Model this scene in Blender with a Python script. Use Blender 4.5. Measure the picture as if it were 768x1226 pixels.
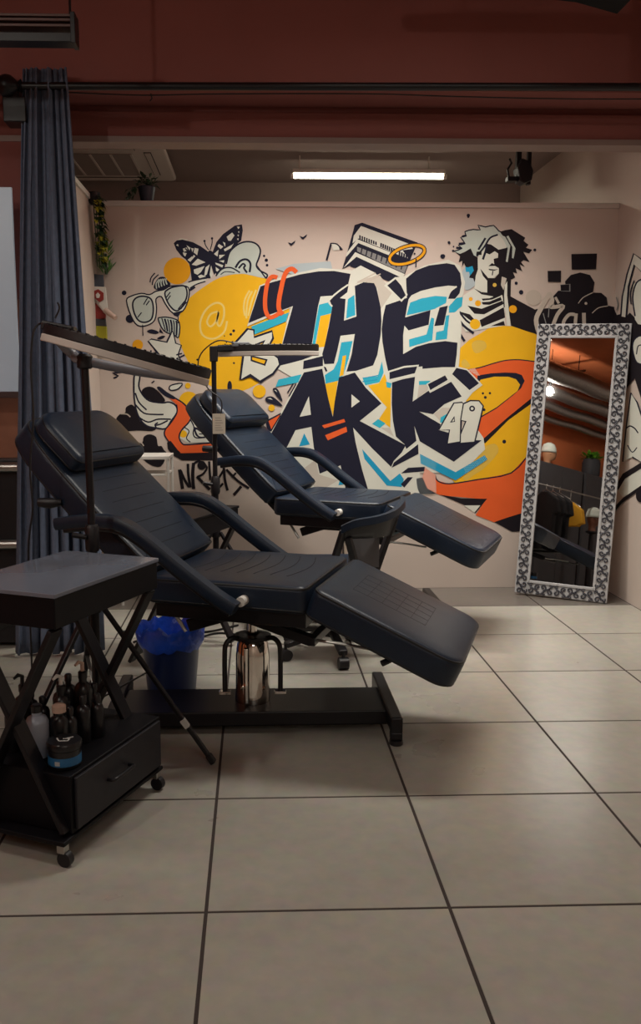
import bpy, bmesh, math, random
from mathutils import Vector, Matrix, geometry
for o in list(bpy.data.objects): bpy.data.objects.remove(o, do_unlink=True)
scene = bpy.context.scene
COL = scene.collection
rnd = random.Random(7)

# ------------------------------------------------------------------ camera
FPX, YAW, PITCH, ROLL, HCAM, PCX, PCY = 1050.6, .0303, .1413, -.0013, 1.268, 338.25, 614.55
_F = Vector((math.sin(YAW)*math.cos(PITCH), math.cos(YAW)*math.cos(PITCH), -math.sin(PITCH)))
_r = Vector((math.cos(YAW), -math.sin(YAW), 0)); _u = _r.cross(_F)
CR = _r*math.cos(ROLL)+_u*math.sin(ROLL); CU = -_r*math.sin(ROLL)+_u*math.cos(ROLL)
CP = Vector((0, 0, HCAM))
cd = bpy.data.cameras.new('camera'); cam = bpy.data.objects.new('camera', cd); COL.objects.link(cam)
cd.sensor_fit = 'AUTO'; cd.sensor_width = 36; cd.lens = FPX/1226*36
cd.shift_x = (384-PCX)/1226; cd.shift_y = (PCY-613)/1226; cd.clip_start = .05
M = Matrix.Identity(4)
for i in range(3): M[i][0], M[i][1], M[i][2], M[i][3] = CR[i], CU[i], -_F[i], CP[i]
cam.matrix_world = M
scene.camera = cam
def ray(x, y): return _F+CR*((x-PCX)/FPX)-CU*((y-PCY)/FPX)
def onY(x, y, Y): d = ray(x, y); return CP+d*(Y/d.y)
def onX(x, y, X): d = ray(x, y); return CP+d*(X/d.x)
def onZ(x, y, Z): d = ray(x, y); return CP+d*((Z-HCAM)/d.z)

# ------------------------------------------------------------------ world, view
w = bpy.data.worlds.new('world'); scene.world = w; w.use_nodes = True
w.node_tree.nodes['Background'].inputs[0].default_value = (.5, .55, .7, 1)
w.node_tree.nodes['Background'].inputs[1].default_value = .03
vs = scene.view_settings
vs.view_transform = 'Standard'; vs.look = 'None'; vs.gamma = 1; vs.use_curve_mapping = False; vs.exposure = 0
def area_light(name, loc, size, size_y, power, color, rot=(0, 0, 0)):
    l = bpy.data.lights.new(name, 'AREA'); l.shape = 'RECTANGLE'; l.size = size; l.size_y = size_y
    l.energy = power; l.color = color
    o = bpy.data.objects.new(name, l); o.location = loc; o.rotation_euler = rot; COL.objects.link(o); return o
# the light of the ceiling fixtures that are built further down (same places)
LAMPS = [  # x, y, z, length, width, watts, beam spread in degrees; the last two are added fill
    (.85, 3.45, 2.86, 1.2, .3, 25, 130), (.6, 4.70, 2.86, 1.8, .16, 34, 116), (-1.5, 2.0, 2.95, 1.2, .3, 13, 180), (.7, -1.7, 2.95, 1.2, .3, 22, 180)]
for x, y, z, l, wd, p, sd in LAMPS:
    area_light('ceiling_lamp_light', (x, y, z-.03), l, wd, p, (1, .94, .84)).data.spread = math.radians(sd)
BULB = (-1.98, .40, 2.86)
pl = bpy.data.lights.new('pendant_bulb_light', 'POINT'); pl.energy = 42; pl.shadow_soft_size = .05; pl.color = (1, .92, .80)
po = bpy.data.objects.new('pendant_bulb_light', pl); po.location = (BULB[0], BULB[1], BULB[2]-.07); COL.objects.link(po)
area_light('tube_lamp_light', (.84, 6.7, 2.785), 1.1, .04, 18, (1, .95, .78))

# ------------------------------------------------------------------ materials
MATS = {}
def mat(name, col, rough=.5, metal=0., spec=.5, var=.08, scale=8., bump=0., bscale=60., coat=0., emit=None, estr=0., alpha=1., trans=0.):
    if name in MATS: return MATS[name]
    m = bpy.data.materials.new(name); m.use_nodes = True; nt = m.node_tree; b = nt.nodes['Principled BSDF']
    b.inputs['Roughness'].default_value = rough; b.inputs['Metallic'].default_value = metal
    b.inputs['Specular IOR Level'].default_value = spec
    b.inputs['Coat Weight'].default_value = coat
    tc = nt.nodes.new('ShaderNodeTexCoord')
    if var:
        nz = nt.nodes.new('ShaderNodeTexNoise'); nz.inputs['Scale'].default_value = scale; nz.inputs['Detail'].default_value = 5
        nt.links.new(tc.outputs['Object'], nz.inputs['Vector'])
        mx = nt.nodes.new('ShaderNodeMix'); mx.data_type = 'RGBA'
        mx.inputs['A'].default_value = (*[c*(1-var) for c in col], 1); mx.inputs['B'].default_value = (*[min(1, c*(1+var)) for c in col], 1)
        nt.links.new(nz.outputs['Fac'], mx.inputs['Factor']); nt.links.new(mx.outputs['Result'], b.inputs['Base Color'])
    else: b.inputs['Base Color'].default_value = (*col, 1)
    if bump:
        n2 = nt.nodes.new('ShaderNodeTexNoise'); n2.inputs['Scale'].default_value = bscale; n2.inputs['Detail'].default_value = 4
        nt.links.new(tc.outputs['Object'], n2.inputs['Vector'])
        bp = nt.nodes.new('ShaderNodeBump'); bp.inputs['Strength'].default_value = bump; bp.inputs['Distance'].default_value = .004
        nt.links.new(n2.outputs['Fac'], bp.inputs['Height']); nt.links.new(bp.outputs['Normal'], b.inputs['Normal'])
    if emit: b.inputs['Emission Color'].default_value = (*emit, 1); b.inputs['Emission Strength'].default_value = estr
    if trans: b.inputs['Transmission Weight'].default_value = trans
    if alpha < 1: b.inputs['Alpha'].default_value = alpha
    MATS[name] = m; return m
def floor_mat(name, c1, c2):
    m = bpy.data.materials.new(name); m.use_nodes = True; nt = m.node_tree; b = nt.nodes['Principled BSDF']
    b.inputs['Specular IOR Level'].default_value = .36
    ge = nt.nodes.new('ShaderNodeNewGeometry')
    n1 = nt.nodes.new('ShaderNodeTexNoise'); n1.inputs['Scale'].default_value = 2.2; n1.inputs['Detail'].default_value = 7; n1.inputs['Roughness'].default_value = .55
    n2 = nt.nodes.new('ShaderNodeTexNoise'); n2.inputs['Scale'].default_value = 22; n2.inputs['Detail'].default_value = 6
    n3 = nt.nodes.new('ShaderNodeTexVoronoi'); n3.inputs['Scale'].default_value = 5
    oi = nt.nodes.new('ShaderNodeObjectInfo')
    nt.links.new(ge.outputs['Position'], n1.inputs['Vector']); nt.links.new(ge.outputs['Position'], n2.inputs['Vector']); nt.links.new(ge.outputs['Position'], n3.inputs['Vector'])
    cr = nt.nodes.new('ShaderNodeValToRGB'); cr.color_ramp.elements[0].position = .2; cr.color_ramp.elements[1].position = .8
    cr.color_ramp.elements[0].color = (*c1, 1); cr.color_ramp.elements[1].color = (*c2, 1)
    nt.links.new(n1.outputs['Fac'], cr.inputs['Fac'])
    mx = nt.nodes.new('ShaderNodeMix'); mx.data_type = 'RGBA'; mx.blend_type = 'MULTIPLY'; mx.inputs['Factor'].default_value = .35
    nt.links.new(cr.outputs['Color'], mx.inputs['A']); nt.links.new(n2.outputs['Color'], mx.inputs['B'])
    hs = nt.nodes.new('ShaderNodeHueSaturation'); mr = nt.nodes.new('ShaderNodeMapRange')
    mr.inputs['To Min'].default_value = .93; mr.inputs['To Max'].default_value = 1.05
    nt.links.new(oi.outputs['Random'], mr.inputs['Value']); nt.links.new(mr.outputs['Result'], hs.inputs['Value'])
    hs.inputs['Saturation'].default_value = .7
    sep = mx.outputs['Result']
    nt.links.new(sep, hs.inputs['Color']); nt.links.new(hs.outputs['Color'], b.inputs['Base Color'])
    r2 = nt.nodes.new('ShaderNodeMapRange'); r2.inputs['To Min'].default_value = .26; r2.inputs['To Max'].default_value = .30
    nt.links.new(n1.outputs['Fac'], r2.inputs['Value']); nt.links.new(r2.outputs['Result'], b.inputs['Roughness'])
    bp = nt.nodes.new('ShaderNodeBump'); bp.inputs['Strength'].default_value = .04; bp.inputs['Distance'].default_value = .002
    nt.links.new(n2.outputs['Fac'], bp.inputs['Height']); nt.links.new(bp.outputs['Normal'], b.inputs['Normal'])
    MATS[name] = m; return m
TILE = floor_mat('floor_tile', (.40, .37, .305), (.52, .485, .40))
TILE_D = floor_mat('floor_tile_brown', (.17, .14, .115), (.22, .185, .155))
GROUT = mat('grout', (.045, .033, .03), .9)
PINK = mat('wall_paint_pink', (.57, .485, .43), .75, var=.05, scale=3, bump=.05, bscale=90)
WHITEPAINT = mat('trim_white', (.62, .60, .56), .5, var=.04)
TERRA = mat('wall_paint_terracotta', (.25, .078, .066), .8, var=.12, scale=3, bump=.08)
TERRA2 = mat('wall_paint_orange_brown', (.52, .14, .045), .8, var=.3, scale=2.5, bump=.1)
MAUVE = mat('ceiling_paint', (.30, .235, .22), .85, var=.06)
LEATHER = mat('black_leather', (.0095, .0180, .036), .38, spec=.38, var=.25, scale=14, bump=.16, bscale=260)
PIPING = mat('leather_piping', (.006, .007, .010), .42)
STITCH = mat('stitching_thread', (.006, .006, .008), .7)
BLACKM = mat('black_metal', (.0065, .0055, .008), .38, spec=.42, var=.2)
BLACKP = mat('black_plastic', (.007, .006, .009), .45, var=.2)
BLACKW = mat('black_wood', (.003, .0025, .0045), .5, spec=.22, var=.3, scale=30)
DRAWER = mat('charcoal_drawer_front', (.017, .016, .021), .5, spec=.4, var=.2, scale=30)
CHROME = mat('chrome', (.80, .76, .70), .08, metal=1, var=0)
STEEL = mat('brushed_steel', (.5, .49, .47), .3, metal=1, var=.1)
GLOSS = mat('glossy_top_painted_sheen', (.16, .18, .23), .09, spec=.8, var=.3, scale=3)  # blue-grey base stands in for bright reflections on the black top
CURT = mat('curtain_cloth', (.135, .165, .24), .95, spec=.15, var=.25, scale=40, bump=.25, bscale=300)
WHITEPL = mat('white_plastic', (.72, .70, .66), .4)
DIFF = mat('lamp_diffuser', (.55, .50, .46), .5, var=.04)
GREYPL = mat('grey_plastic', (.20, .21, .23), .4)
BLUEBAG = mat('blue_bin_liner', (.016, .085, .62), .28, spec=.6, var=.4, scale=18, bump=.9, bscale=45)
LEAF = mat('leaf_green', (.06, .20, .03), .5, var=.5, scale=30)
LEAFY = mat('leaf_yellow_green', (.40, .38, .03), .5, var=.5, scale=30)
LEAFD = mat('leaf_dark', (.02, .055, .02), .5, var=.5, scale=30)

# ------------------------------------------------------------------ helpers
class MB:
    def __init__(s): s.v = []; s.f = []; s.m = []
    def add(s, vs, fs, mi=0, M=None):
        n = len(s.v)
        s.v += [tuple(M @ Vector(p)) if M is not None else tuple(p) for p in vs]
        s.f += [[n+i for i in f] for f in fs]; s.m += [mi]*len(fs); return s
    def box(s, x0, x1, y0, y1, z0, z1, mi=0, M=None):
        v = [(x, y, z) for z in (z0, z1) for y in (y0, y1) for x in (x0, x1)]
        return s.add(v, [(0, 2, 3, 1), (4, 5, 7, 6), (0, 1, 5, 4), (2, 6, 7, 3), (0, 4, 6, 2), (1, 3, 7, 5)], mi, M)
    def bar(s, p0, p1, wd, th, mi=0, up=(0, 0, 1), M=None):
        p0, p1 = Vector(p0), Vector(p1); d = (p1-p0).normalized(); side = d.cross(Vector(up))
        if side.length < 1e-4: side = d.cross(Vector((1, 0, 0)))
        side.normalize(); u2 = side.cross(d)
        v = []
        for p in (p0, p1):
            for a, b in ((-1, -1), (1, -1), (1, 1), (-1, 1)): v.append(p+side*(a*wd/2)+u2*(b*th/2))
        return s.add(v, [(3, 2, 1, 0), (4, 5, 6, 7), (0, 1, 5, 4), (1, 2, 6, 5), (2, 3, 7, 6), (3, 0, 4, 7)], mi, M)
    def tube(s, path, r, n=8, mi=0, closed=False, M=None):
        P = [Vector(p) for p in path]; k = len(P); rs = r if isinstance(r, (list, tuple)) else [r]*k
        v = []; side = None
        for i, p in enumerate(P):
            if closed: d = P[(i+1) % k]-P[i-1]
            else: d = P[min(i+1, k-1)]-P[max(i-1, 0)]
            d.normalize()
            if side is None:
                side = d.cross(Vector((0, 0, 1)))
                if side.length < .1: side = d.cross(Vector((1, 0, 0)))
            else: side = side-d*side.dot(d)
            side.normalize(); u2 = d.cross(side)
            for j in range(n):
                a = 2*math.pi*j/n; v.append(p+(side*math.cos(a)+u2*math.sin(a))*rs[i])
        fs = []
        for i in range(k if closed else k-1):
            a, b = i*n, ((i+1) % k)*n
            for j in range(n): fs.append((a+j, b+j, b+(j+1) % n, a+(j+1) % n))
        if not closed: fs += [tuple(range(n)), tuple(reversed(range((k-1)*n, k*n)))]
        return s.add(v, fs, mi, M)
    def cyl(s, p0, p1, r, r1=None, n=16, mi=0, M=None): return s.tube([p0, p1], [r, r if r1 is None else r1], n, mi, M=M)
    def lathe(s, prof, n=20, c=(0, 0, 0), mi=0, M=None):
        v = [];
        for r, z in prof:
            for j in range(n):
                a = 2*math.pi*j/n; v.append((c[0]+r*math.cos(a), c[1]+r*math.sin(a), c[2]+z))
        fs = []
        for i in range(len(prof)-1):
            for j in range(n): fs.append((i*n+j, i*n+(j+1) % n, (i+1)*n+(j+1) % n, (i+1)*n+j))
        k = len(prof)
        fs += [tuple(reversed(range(n))), tuple(range((k-1)*n, k*n))]
        return s.add(v, fs, mi, M)
    def rprism(s, outline, z0, z1, r=.02, seg=4, crown=0., mi=0, M=None):
        """rounded slab over an outline given counter-clockwise"""
        rings = []
        k = len(outline); pts = [Vector(p) for p in outline]; nor = []
        for i in range(k):
            d = (pts[(i+1) % k]-pts[i-1]).normalized(); nor.append(Vector((-d.y, d.x)))
        def ring(ins, z): rings.append([(pts[i].x+nor[i].x*ins, pts[i].y+nor[i].y*ins, z) for i in range(k)])
        for j in range(seg+1):
            a = math.pi/2*j/seg; ring(r*(1-math.sin(a)), z0+r*(1-math.cos(a)))
        for j in range(seg+1):
            a = math.pi/2*j/seg; ring(r*(1-math.cos(a)), z1-r*(1-math.sin(a)))
        c = Vector((sum(p.x for p in pts)/k, sum(p.y for p in pts)/k))
        if crown:
            for q in (.75, .45, .15):
                rings.append([(c.x+(pts[i].x-c.x)*q, c.y+(pts[i].y-c.y)*q, z1+crown*(1-q*q)) for i in range(k)])
        v = [p for rg in rings for p in rg]; fs = []
        for i in range(len(rings)-1):
            for j in range(k): fs.append((i*k+j, i*k+(j+1) % k, (i+1)*k+(j+1) % k, (i+1)*k+j))
        L = len(rings)-1
        fs += [tuple(reversed(range(k))), tuple(range(L*k, L*k+k))]
        return s.add(v, fs, mi, M)
    def extr(s, outline, t0, t1, mi=0, M=None):
        """prism of a 2-D outline (x,z) between y=t0 and y=t1"""
        k = len(outline)
        v = [(x, t0, z) for x, z in outline]+[(x, t1, z) for x, z in outline]
        tri = geometry.tessellate_polygon([[Vector((x, z, 0)) for x, z in outline]])
        fs = [tuple(t) for t in tri]+[tuple(k+i for i in reversed(t)) for t in tri]
        fs += [(i, (i+1) % k, k+(i+1) % k, k+i) for i in range(k)]
        return s.add(v, fs, mi, M)
    def sweep(s, path, sec, bin_, mi=0, M=None):
        """sweep a 2-D section along a path in a plane whose normal is bin_"""
        P = [Vector(p) for p in path]; B = Vector(bin_); v = []; k = len(sec)
        for i, p in enumerate(P):
            d = (P[min(i+1, len(P)-1)]-P[max(i-1, 0)]).normalized(); nn = B.cross(d).normalized()
            for a, b in sec: v.append(p+B*a+nn*b)
        fs = []
        for i in range(len(P)-1):
            for j in range(k): fs.append((i*k+j, (i+1)*k+j, (i+1)*k+(j+1) % k, i*k+(j+1) % k))
        L = (len(P)-1)*k
        fs += [tuple(range(k)), tuple(reversed(range(L, L+k)))]
        return s.add(v, fs, mi, M)
    def build(s, name, mats, parent=None, smooth=None, bevel=0., loc=None, fix=True):
        me = bpy.data.meshes.new(name); me.from_pydata(s.v, [], s.f)
        if not isinstance(mats, (list, tuple)): mats = [mats]
        for m in mats: me.materials.append(m)
        for p, mi in zip(me.polygons, s.m): p.material_index = mi
        me.update()
        if fix:
            bm = bmesh.new(); bm.from_mesh(me); bmesh.ops.recalc_face_normals(bm, faces=bm.faces); bm.to_mesh(me); bm.free()
        if smooth:
            for p in me.polygons: p.use_smooth = True
            me.set_sharp_from_angle(angle=math.radians(smooth))
        o = bpy.data.objects.new(name, me); COL.objects.link(o)
        if parent is not None: o.parent = parent
        if loc is not None: o.location = loc
        if bevel:
            b = o.modifiers.new('bevel', 'BEVEL'); b.width = bevel; b.segments = 2; b.limit_method = 'ANGLE'; b.angle_limit = math.radians(40)
        return o
def tag(o, label, cat, group=None):
    o['label'] = label; o['category'] = cat
    if group: o['group'] = group
    return o
def thing(name, label, cat, loc=(0, 0, 0), rz=0., group=None):
    o = bpy.data.objects.new(name, None); o.empty_display_size = .1; COL.objects.link(o)
    o.location = loc; o.rotation_euler = (0, 0, rz); return tag(o, label, cat, group)
def struct(o): o['kind'] = 'structure'; return o
def boxo(name, m, x0, x1, y0, y1, z0, z1, parent=None, bevel=0.):
    return MB().box(x0, x1, y0, y1, z0, z1).build(name, m, parent, bevel=bevel)
def crom(P, n=6, closed=False):
    """Catmull-Rom through points of any dimension"""
    P = [Vector(p) for p in P]; k = len(P); out = []
    for i in range(k if closed else k-1):
        if closed: a, b, c, d = P[i-1], P[i], P[(i+1) % k], P[(i+2) % k]
        else: a, b, c, d = P[max(i-1, 0)], P[i], P[i+1], P[min(i+2, k-1)]
        for j in range(n):
            t = j/n; out.append(.5*((2*b)+(c-a)*t+(2*a-5*b+4*c-d)*t*t+(3*b-a-3*c+d)*t**3))
    if not closed: out.append(P[-1])
    return out
def rounded(x0, x1, y0, y1, r, seg=5):
    """rounded rectangle, counter-clockwise; r one radius or four (x0y0, x1y0, x1y1, x0y1)"""
    rs = r if isinstance(r, (list, tuple)) else [r]*4; out = []
    for (cx, cy, a0), q in zip(((x0, y0, 180), (x1, y0, 270), (x1, y1, 0), (x0, y1, 90)), rs):
        sx = 1 if cx == x0 else -1; sy = 1 if cy == y0 else -1
        for j in range(seg+1):
            a = math.radians(a0+90*j/seg); out.append((cx+sx*q+q*math.cos(a), cy+sy*q+q*math.sin(a)))
    return out

# ------------------------------------------------------------------ the room
YB, ZT, XR, XL = 5.475, 2.378, 2.217, -.954          # back partition, its top, right wall, left partition
XW, YF, ZC, ZB, YFAR = -2.75, -3.0, 3.35, 2.95, 7.55    # front room left wall, wall behind camera, ceilings, far wall
fl = struct(boxo('floor', GROUT, XW, XR, YF, YFAR, -.06, -.0016))
G0x, G0y, TS, GAP = -.1278, 1.9926, .6, .009
xs = [G0x+TS*i for i in range(-5, 5)]; ys = [G0y+TS*j for j in range(-9, 11)]
tile_cache = {}
for i in range(len(xs)-1):
    for j in range(len(ys)-1):
        x0, x1, y0, y1 = max(xs[i], XW), min(xs[i+1], XR), max(ys[j], YF), min(ys[j+1], YFAR)
        if x1-x0 < .03 or y1-y0 < .03: continue
        if y0 < YB < y1: y1 = YB
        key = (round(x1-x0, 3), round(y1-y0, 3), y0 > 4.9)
        if key not in tile_cache:
            a, b = (x1-x0)/2-GAP/2, (y1-y0)/2-GAP/2; e = .0007
            mb = MB(); mb.add([(-a, -b, -.006), (a, -b, -.006), (a, b, -.006), (-a, b, -.006), (-a, -b, -e), (a, -b, -e), (a, b, -e), (-a, b, -e),
                               (-a+e, -b+e, 0), (a-e, -b+e, 0), (a-e, b-e, 0), (-a+e, b-e, 0)],
                              [(3, 2, 1, 0), (0, 1, 5, 4), (1, 2, 6, 5), (2, 3, 7, 6), (3, 0, 4, 7), (4, 5, 9, 8), (5, 6, 10, 9), (6, 7, 11, 10), (7, 4, 8, 11), (8, 9, 10, 11)])
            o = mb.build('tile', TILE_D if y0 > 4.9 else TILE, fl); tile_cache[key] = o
        else: o = tile_cache[key].copy(); COL.objects.link(o)
        o.location = ((x0+x1)/2, (y0+y1)/2, 0)
wall_back = struct(boxo('wall_back', PINK, XL, XR, YB, YB+.08, 0, ZT-.03))
struct(boxo('trim_1', WHITEPAINT, XL-.08, XR, YB-.012, YB+.092, ZT-.03, ZT, bevel=.003))
struct(boxo('trim_2', WHITEPAINT, XL-.09, XL+.012, 4.56, YB-.013, ZT-.03, ZT, bevel=.003))
wall_left = struct(boxo('wall_left', PINK, XL-.08, XL, 4.55, YB+.08, 0, ZT-.03))
wall_right = struct(boxo('wall_right', PINK, XR, XR+.1, YF, YFAR, 0, ZC))
struct(boxo('wall_far', MAUVE, XW, XR, YFAR, YFAR+.1, 0, ZC))
struct(boxo('ceiling', TERRA2, XW, XR, YF, 4.2, ZC, ZC+.1))
struct(boxo('ceiling_back', MAUVE, XW, XR, 4.545, YFAR, ZB, ZB+.1))
struct(boxo('wall_front_left', TERRA2, XW-.1, XW, YF, YFAR, 0, ZC))
struct(boxo('wall_behind', PINK, XW, XR, YF-.1, YF, 0, ZC))
# lintel over the opening: upper wall, shadow gap, lower beam with pale edge
wl = struct(MB().box(XW, XR, 4.2, 4.545, 2.607, ZC).build('wall_lintel', TERRA))
MB().box(XW, XR, 4.43, 4.545, 2.463, 2.576).build('lower_beam', TERRA, wl)
MB().box(XW, XR, 4.455, 4.545, 2.576, 2.607).build('shadow_gap', TERRA, wl)
MB().box(XW, XR, 4.425, 4.55, 2.436, 2.463).build('edge_strip', mat('beam_edge', (.30, .22, .20), .6), wl)
# the pier left of the opening
wp = struct(boxo('wall_pier', TERRA, XW, XL-.08, 4.43, 4.55, 0, 2.436))

# ------------------------------------------------------------------ the mural, painted shapes on the back partition
def paint(name, c, rough=.75): return mat(name, c, rough, spec=.22, var=.10, scale=6, bump=.03)
MP = {'n': paint('mural_navy', (.011, .0115, .028)), 'w': paint('mural_white', (.64, .65, .58)), 'y': paint('mural_yellow', (.80, .44, .012)),
      'o': paint('mural_orange', (.76, .115, .025)), 'a': paint('mural_amber', (.78, .36, .01)), 'b': paint('mural_blue', (.012, .30, .52)),
      'c': paint('mural_cyan', (.03, .40, .55)), 'p': paint('mural_pale', (.50, .56, .51)), 'g': paint('mural_grey', (.22, .22, .22)),
      'l': paint('mural_light_blue', (.40, .47, .50)), 's': paint('mural_salmon', (.70, .25, .17)), 'k': paint('mural_cream_line', (.78, .60, .18)),
      'q': paint('mural_beige', (.50, .44, .38)), 'z': paint('mural_black', (.010, .007, .011)), 'f': paint('mural_fur', (.52, .48, .42)),
      'h': paint('mural_sage', (.66, .44, .07))}
KEYS = list(MP)
LAY = [0]
class Mural:
    """flat paint in photo pixels (through the crop set with at()), laid on a wall plane"""
    def __init__(s, name, label, wall='back'): s.name, s.label, s.wall = name, label, wall; s.mb = MB(); s.o = (0, 0, 1)
    def at(s, x0, y0, k): s.o = (x0, y0, k); return s
    def px(s, p): return (s.o[0]+p[0]/s.o[2], s.o[1]+p[1]/s.o[2])
    def put(s, pts, c):
        LAY[0] += 1; d = .0004+LAY[0]*.000012; P3 = []
        for x, y in pts:
            if s.wall == 'back': q = onY(x, y, YB); P3.append((q.x, YB-d, q.z))
            else: q = onX(x, y, XR); P3.append((XR-d, q.y, q.z))
        flat = [Vector((a[0] if s.wall == 'back' else a[1], a[2], 0)) for a in P3]
        tri = geometry.tessellate_polygon([flat])
        s.mb.add(P3, [tuple(t) for t in tri], KEYS.index(c))
    def P(s, c, pts, sm=0):
        q = [Vector(s.px(p)) for p in pts]
        if sm: q = crom(q, sm, True)
        s.put([(p.x, p.y) for p in q], c); return s
    def S(s, c, wd, pts, closed=False, sm=4, taper=False):
        if wd < 2.3: wd *= 1.32
        q = [Vector(s.px(p)) for p in pts]
        if sm: q = crom(q, sm, closed)
        k = len(q); L = []; R = []
        for i, p in enumerate(q):
            d = (q[(i+1) % k]-q[i-1]) if closed else q[min(i+1, k-1)]-q[max(i-1, 0)]
            if d.length < 1e-6: d = Vector((1, 0))
            d.normalize(); n = Vector((-d.y, d.x)); h = wd/2
            if taper: h *= max(.15, math.sin(math.pi*(i+.5)/k))
            L.append(p+n*h); R.append(p-n*h)
        LAY[0] += 1; d0 = .0004+LAY[0]*.000012; V3 = []
        for p in L+R:
            if s.wall == 'back': g = onY(p.x, p.y, YB); V3.append((g.x, YB-d0, g.z))
            else: g = onX(p.x, p.y, XR); V3.append((XR-d0, g.y, g.z))
        fs = [(i, (i+1) % k, k+(i+1) % k, k+i) for i in range(k if closed else k-1)]
        s.mb.add(V3, fs, KEYS.index(c)); return s
    def D(s, c, x, y, r, r2=None, rot=0, n=20):
        x, y = s.px((x, y)); r /= s.o[2]; r2 = r if r2 is None else r2/s.o[2]; ca, sa = math.cos(rot), math.sin(rot)
        s.put([(x+r*math.cos(t)*ca-r2*math.sin(t)*sa, y+r*math.cos(t)*sa+r2*math.sin(t)*ca) for t in [2*math.pi*j/n for j in range(n)]], c); return s
    def dots(s, c, poly, step=2.1, r=.55):
        q = [s.px(p) for p in poly]; x0, x1 = min(p[0] for p in q), max(p[0] for p in q); y0, y1 = min(p[1] for p in q), max(p[1] for p in q)
        o, s.o = s.o, (0, 0, 1); j = 0; y = y0
        keep = LAY[0]
        while y < y1:
            x = x0+(step/2 if j % 2 else 0)
            while x < x1:
                ins = False
                for i in range(len(q)):
                    a, b = q[i], q[i-1]
                    if (a[1] > y) != (b[1] > y) and x < (b[0]-a[0])*(y-a[1])/(b[1]-a[1])+a[0]: ins = not ins
                if ins: LAY[0] = keep; s.D(c, x, y, r, n=6)
                x += step
            y += step*.8; j += 1
        LAY[0] = keep+1; s.o = o; return s
    def done(s):
        o = s.mb.build(s.name, [MP[k] for k in KEYS], wall_back if s.wall == 'back' else wall_right, fix=False); o['label'] = s.label; return o

# yellow sun with @ sign
m = Mural('mural_sun', 'painted yellow sun with a pale at-sign')
m.P('y', [(215, 379), (213, 397), (218, 417), (228, 437), (240, 451), (256, 464), (285, 469), (311, 458), (330, 440), (345, 400), (345, 350), (330, 338), (316, 333), (300, 328), (283, 328), (262, 333), (245, 343), (228, 356), (219, 368)], 4)
m.at(108, 240, 3.048).S('k', 2.3, [(466, 405), (440, 415), (427, 443), (440, 460), (460, 440), (470, 405), (464, 445), (474, 458), (488, 425), (486, 385), (458, 374), (422, 400), (402, 446), (410, 490), (448, 505), (488, 482), (500, 440)])
m.at(260, 300, 6.4)
for a in ([(250, 305), (215, 370), (205, 440), (215, 500)], [(270, 310), (240, 370), (228, 440), (225, 520)], [(300, 300), (262, 400), (240, 500)]): m.S('k', 1.6, a)
m.at(260, 380, 6.4)
for x, y, r in ((128, 103, 11), (106, 130, 10), (120, 192, 11), (72, 192, 5), (57, 142, 5), (130, 350, 8), (62, 205, 4)): m.D('n', x, y, r)
m.D('n', 97, 530, 18, 44)
m.at(140, 370, 6.4)
for x, y, r in ((617, 388, 8), (672, 480, 6)): m.D('n', x, y, r)
m.done()
# butterfly
m = Mural('mural_butterfly', 'painted black and white butterfly').at(200, 260, 6.4)
m.P('w', [(60, 190), (105, 160), (160, 170), (140, 200)])
m.P('n', [(52, 200), (75, 178), (120, 172), (200, 192), (262, 225), (322, 268), (342, 340), (335, 470), (300, 470), (190, 490), (185, 440), (172, 360), (142, 322), (112, 300), (72, 250)])
m.P('n', [(345, 280), (380, 190), (430, 130), (520, 65), (575, 55), (582, 100), (570, 180), (545, 200), (485, 270), (452, 340), (440, 400), (380, 440), (355, 400), (340, 330)])
for q in ([(122, 242), (152, 232), (160, 255), (130, 266)], [(150, 215), (182, 235), (172, 256)], [(212, 235), (242, 242), (232, 292), (205, 270)], [(185, 236), (205, 240), (195, 268)],
          [(122, 270), (152, 276), (140, 302), (128, 290)], [(158, 328), (205, 290), (218, 298), (180, 342)], [(190, 364), (236, 318), (295, 346), (225, 372)], [(70, 215), (84, 205), (90, 225)],
          [(205, 402), (290, 374), (262, 420), (235, 442), (210, 430)], [(296, 385), (328, 362), (306, 440), (286, 450)], [(238, 452), (262, 440), (300, 455), (250, 468)], [(337, 372), (352, 440), (337, 468), (328, 440)],
          [(398, 205), (432, 225), (412, 245), (388, 222)], [(428, 188), (448, 198), (446, 228)], [(458, 150), (500, 118), (518, 140), (490, 182), (470, 180)], [(536, 72), (560, 74), (548, 92)],
          [(545, 110), (556, 108), (552, 124)], [(540, 135), (552, 134), (548, 150)], [(538, 165), (550, 162), (546, 180)], [(360, 282), (396, 250), (388, 302)], [(400, 290), (446, 288), (402, 322)],
          [(436, 246), (505, 208), (515, 196), (490, 238), (445, 262)], [(370, 348), (432, 368), (424, 386), (376, 362)], [(372, 380), (402, 402), (386, 418), (372, 405)], [(400, 335), (440, 330), (436, 350)]):
    m.P('w', q)
m.S('n', 1.0, [(270, 285), (300, 290)], sm=0).S('n', 1.0, [(268, 275), (300, 268)], sm=0).S('n', 1.2, [(140, 240), (200, 300)], sm=0)
m.P('n', [(318, 262), (350, 266), (360, 330), (376, 400), (362, 440), (336, 350)], 4)
m.S('n', .9, [(288, 185), (296, 215), (320, 252)]).S('n', .9, [(346, 165), (346, 200), (332, 250)]).D('n', 288, 183, 9).D('n', 346, 163, 9)
m.done()
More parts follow.
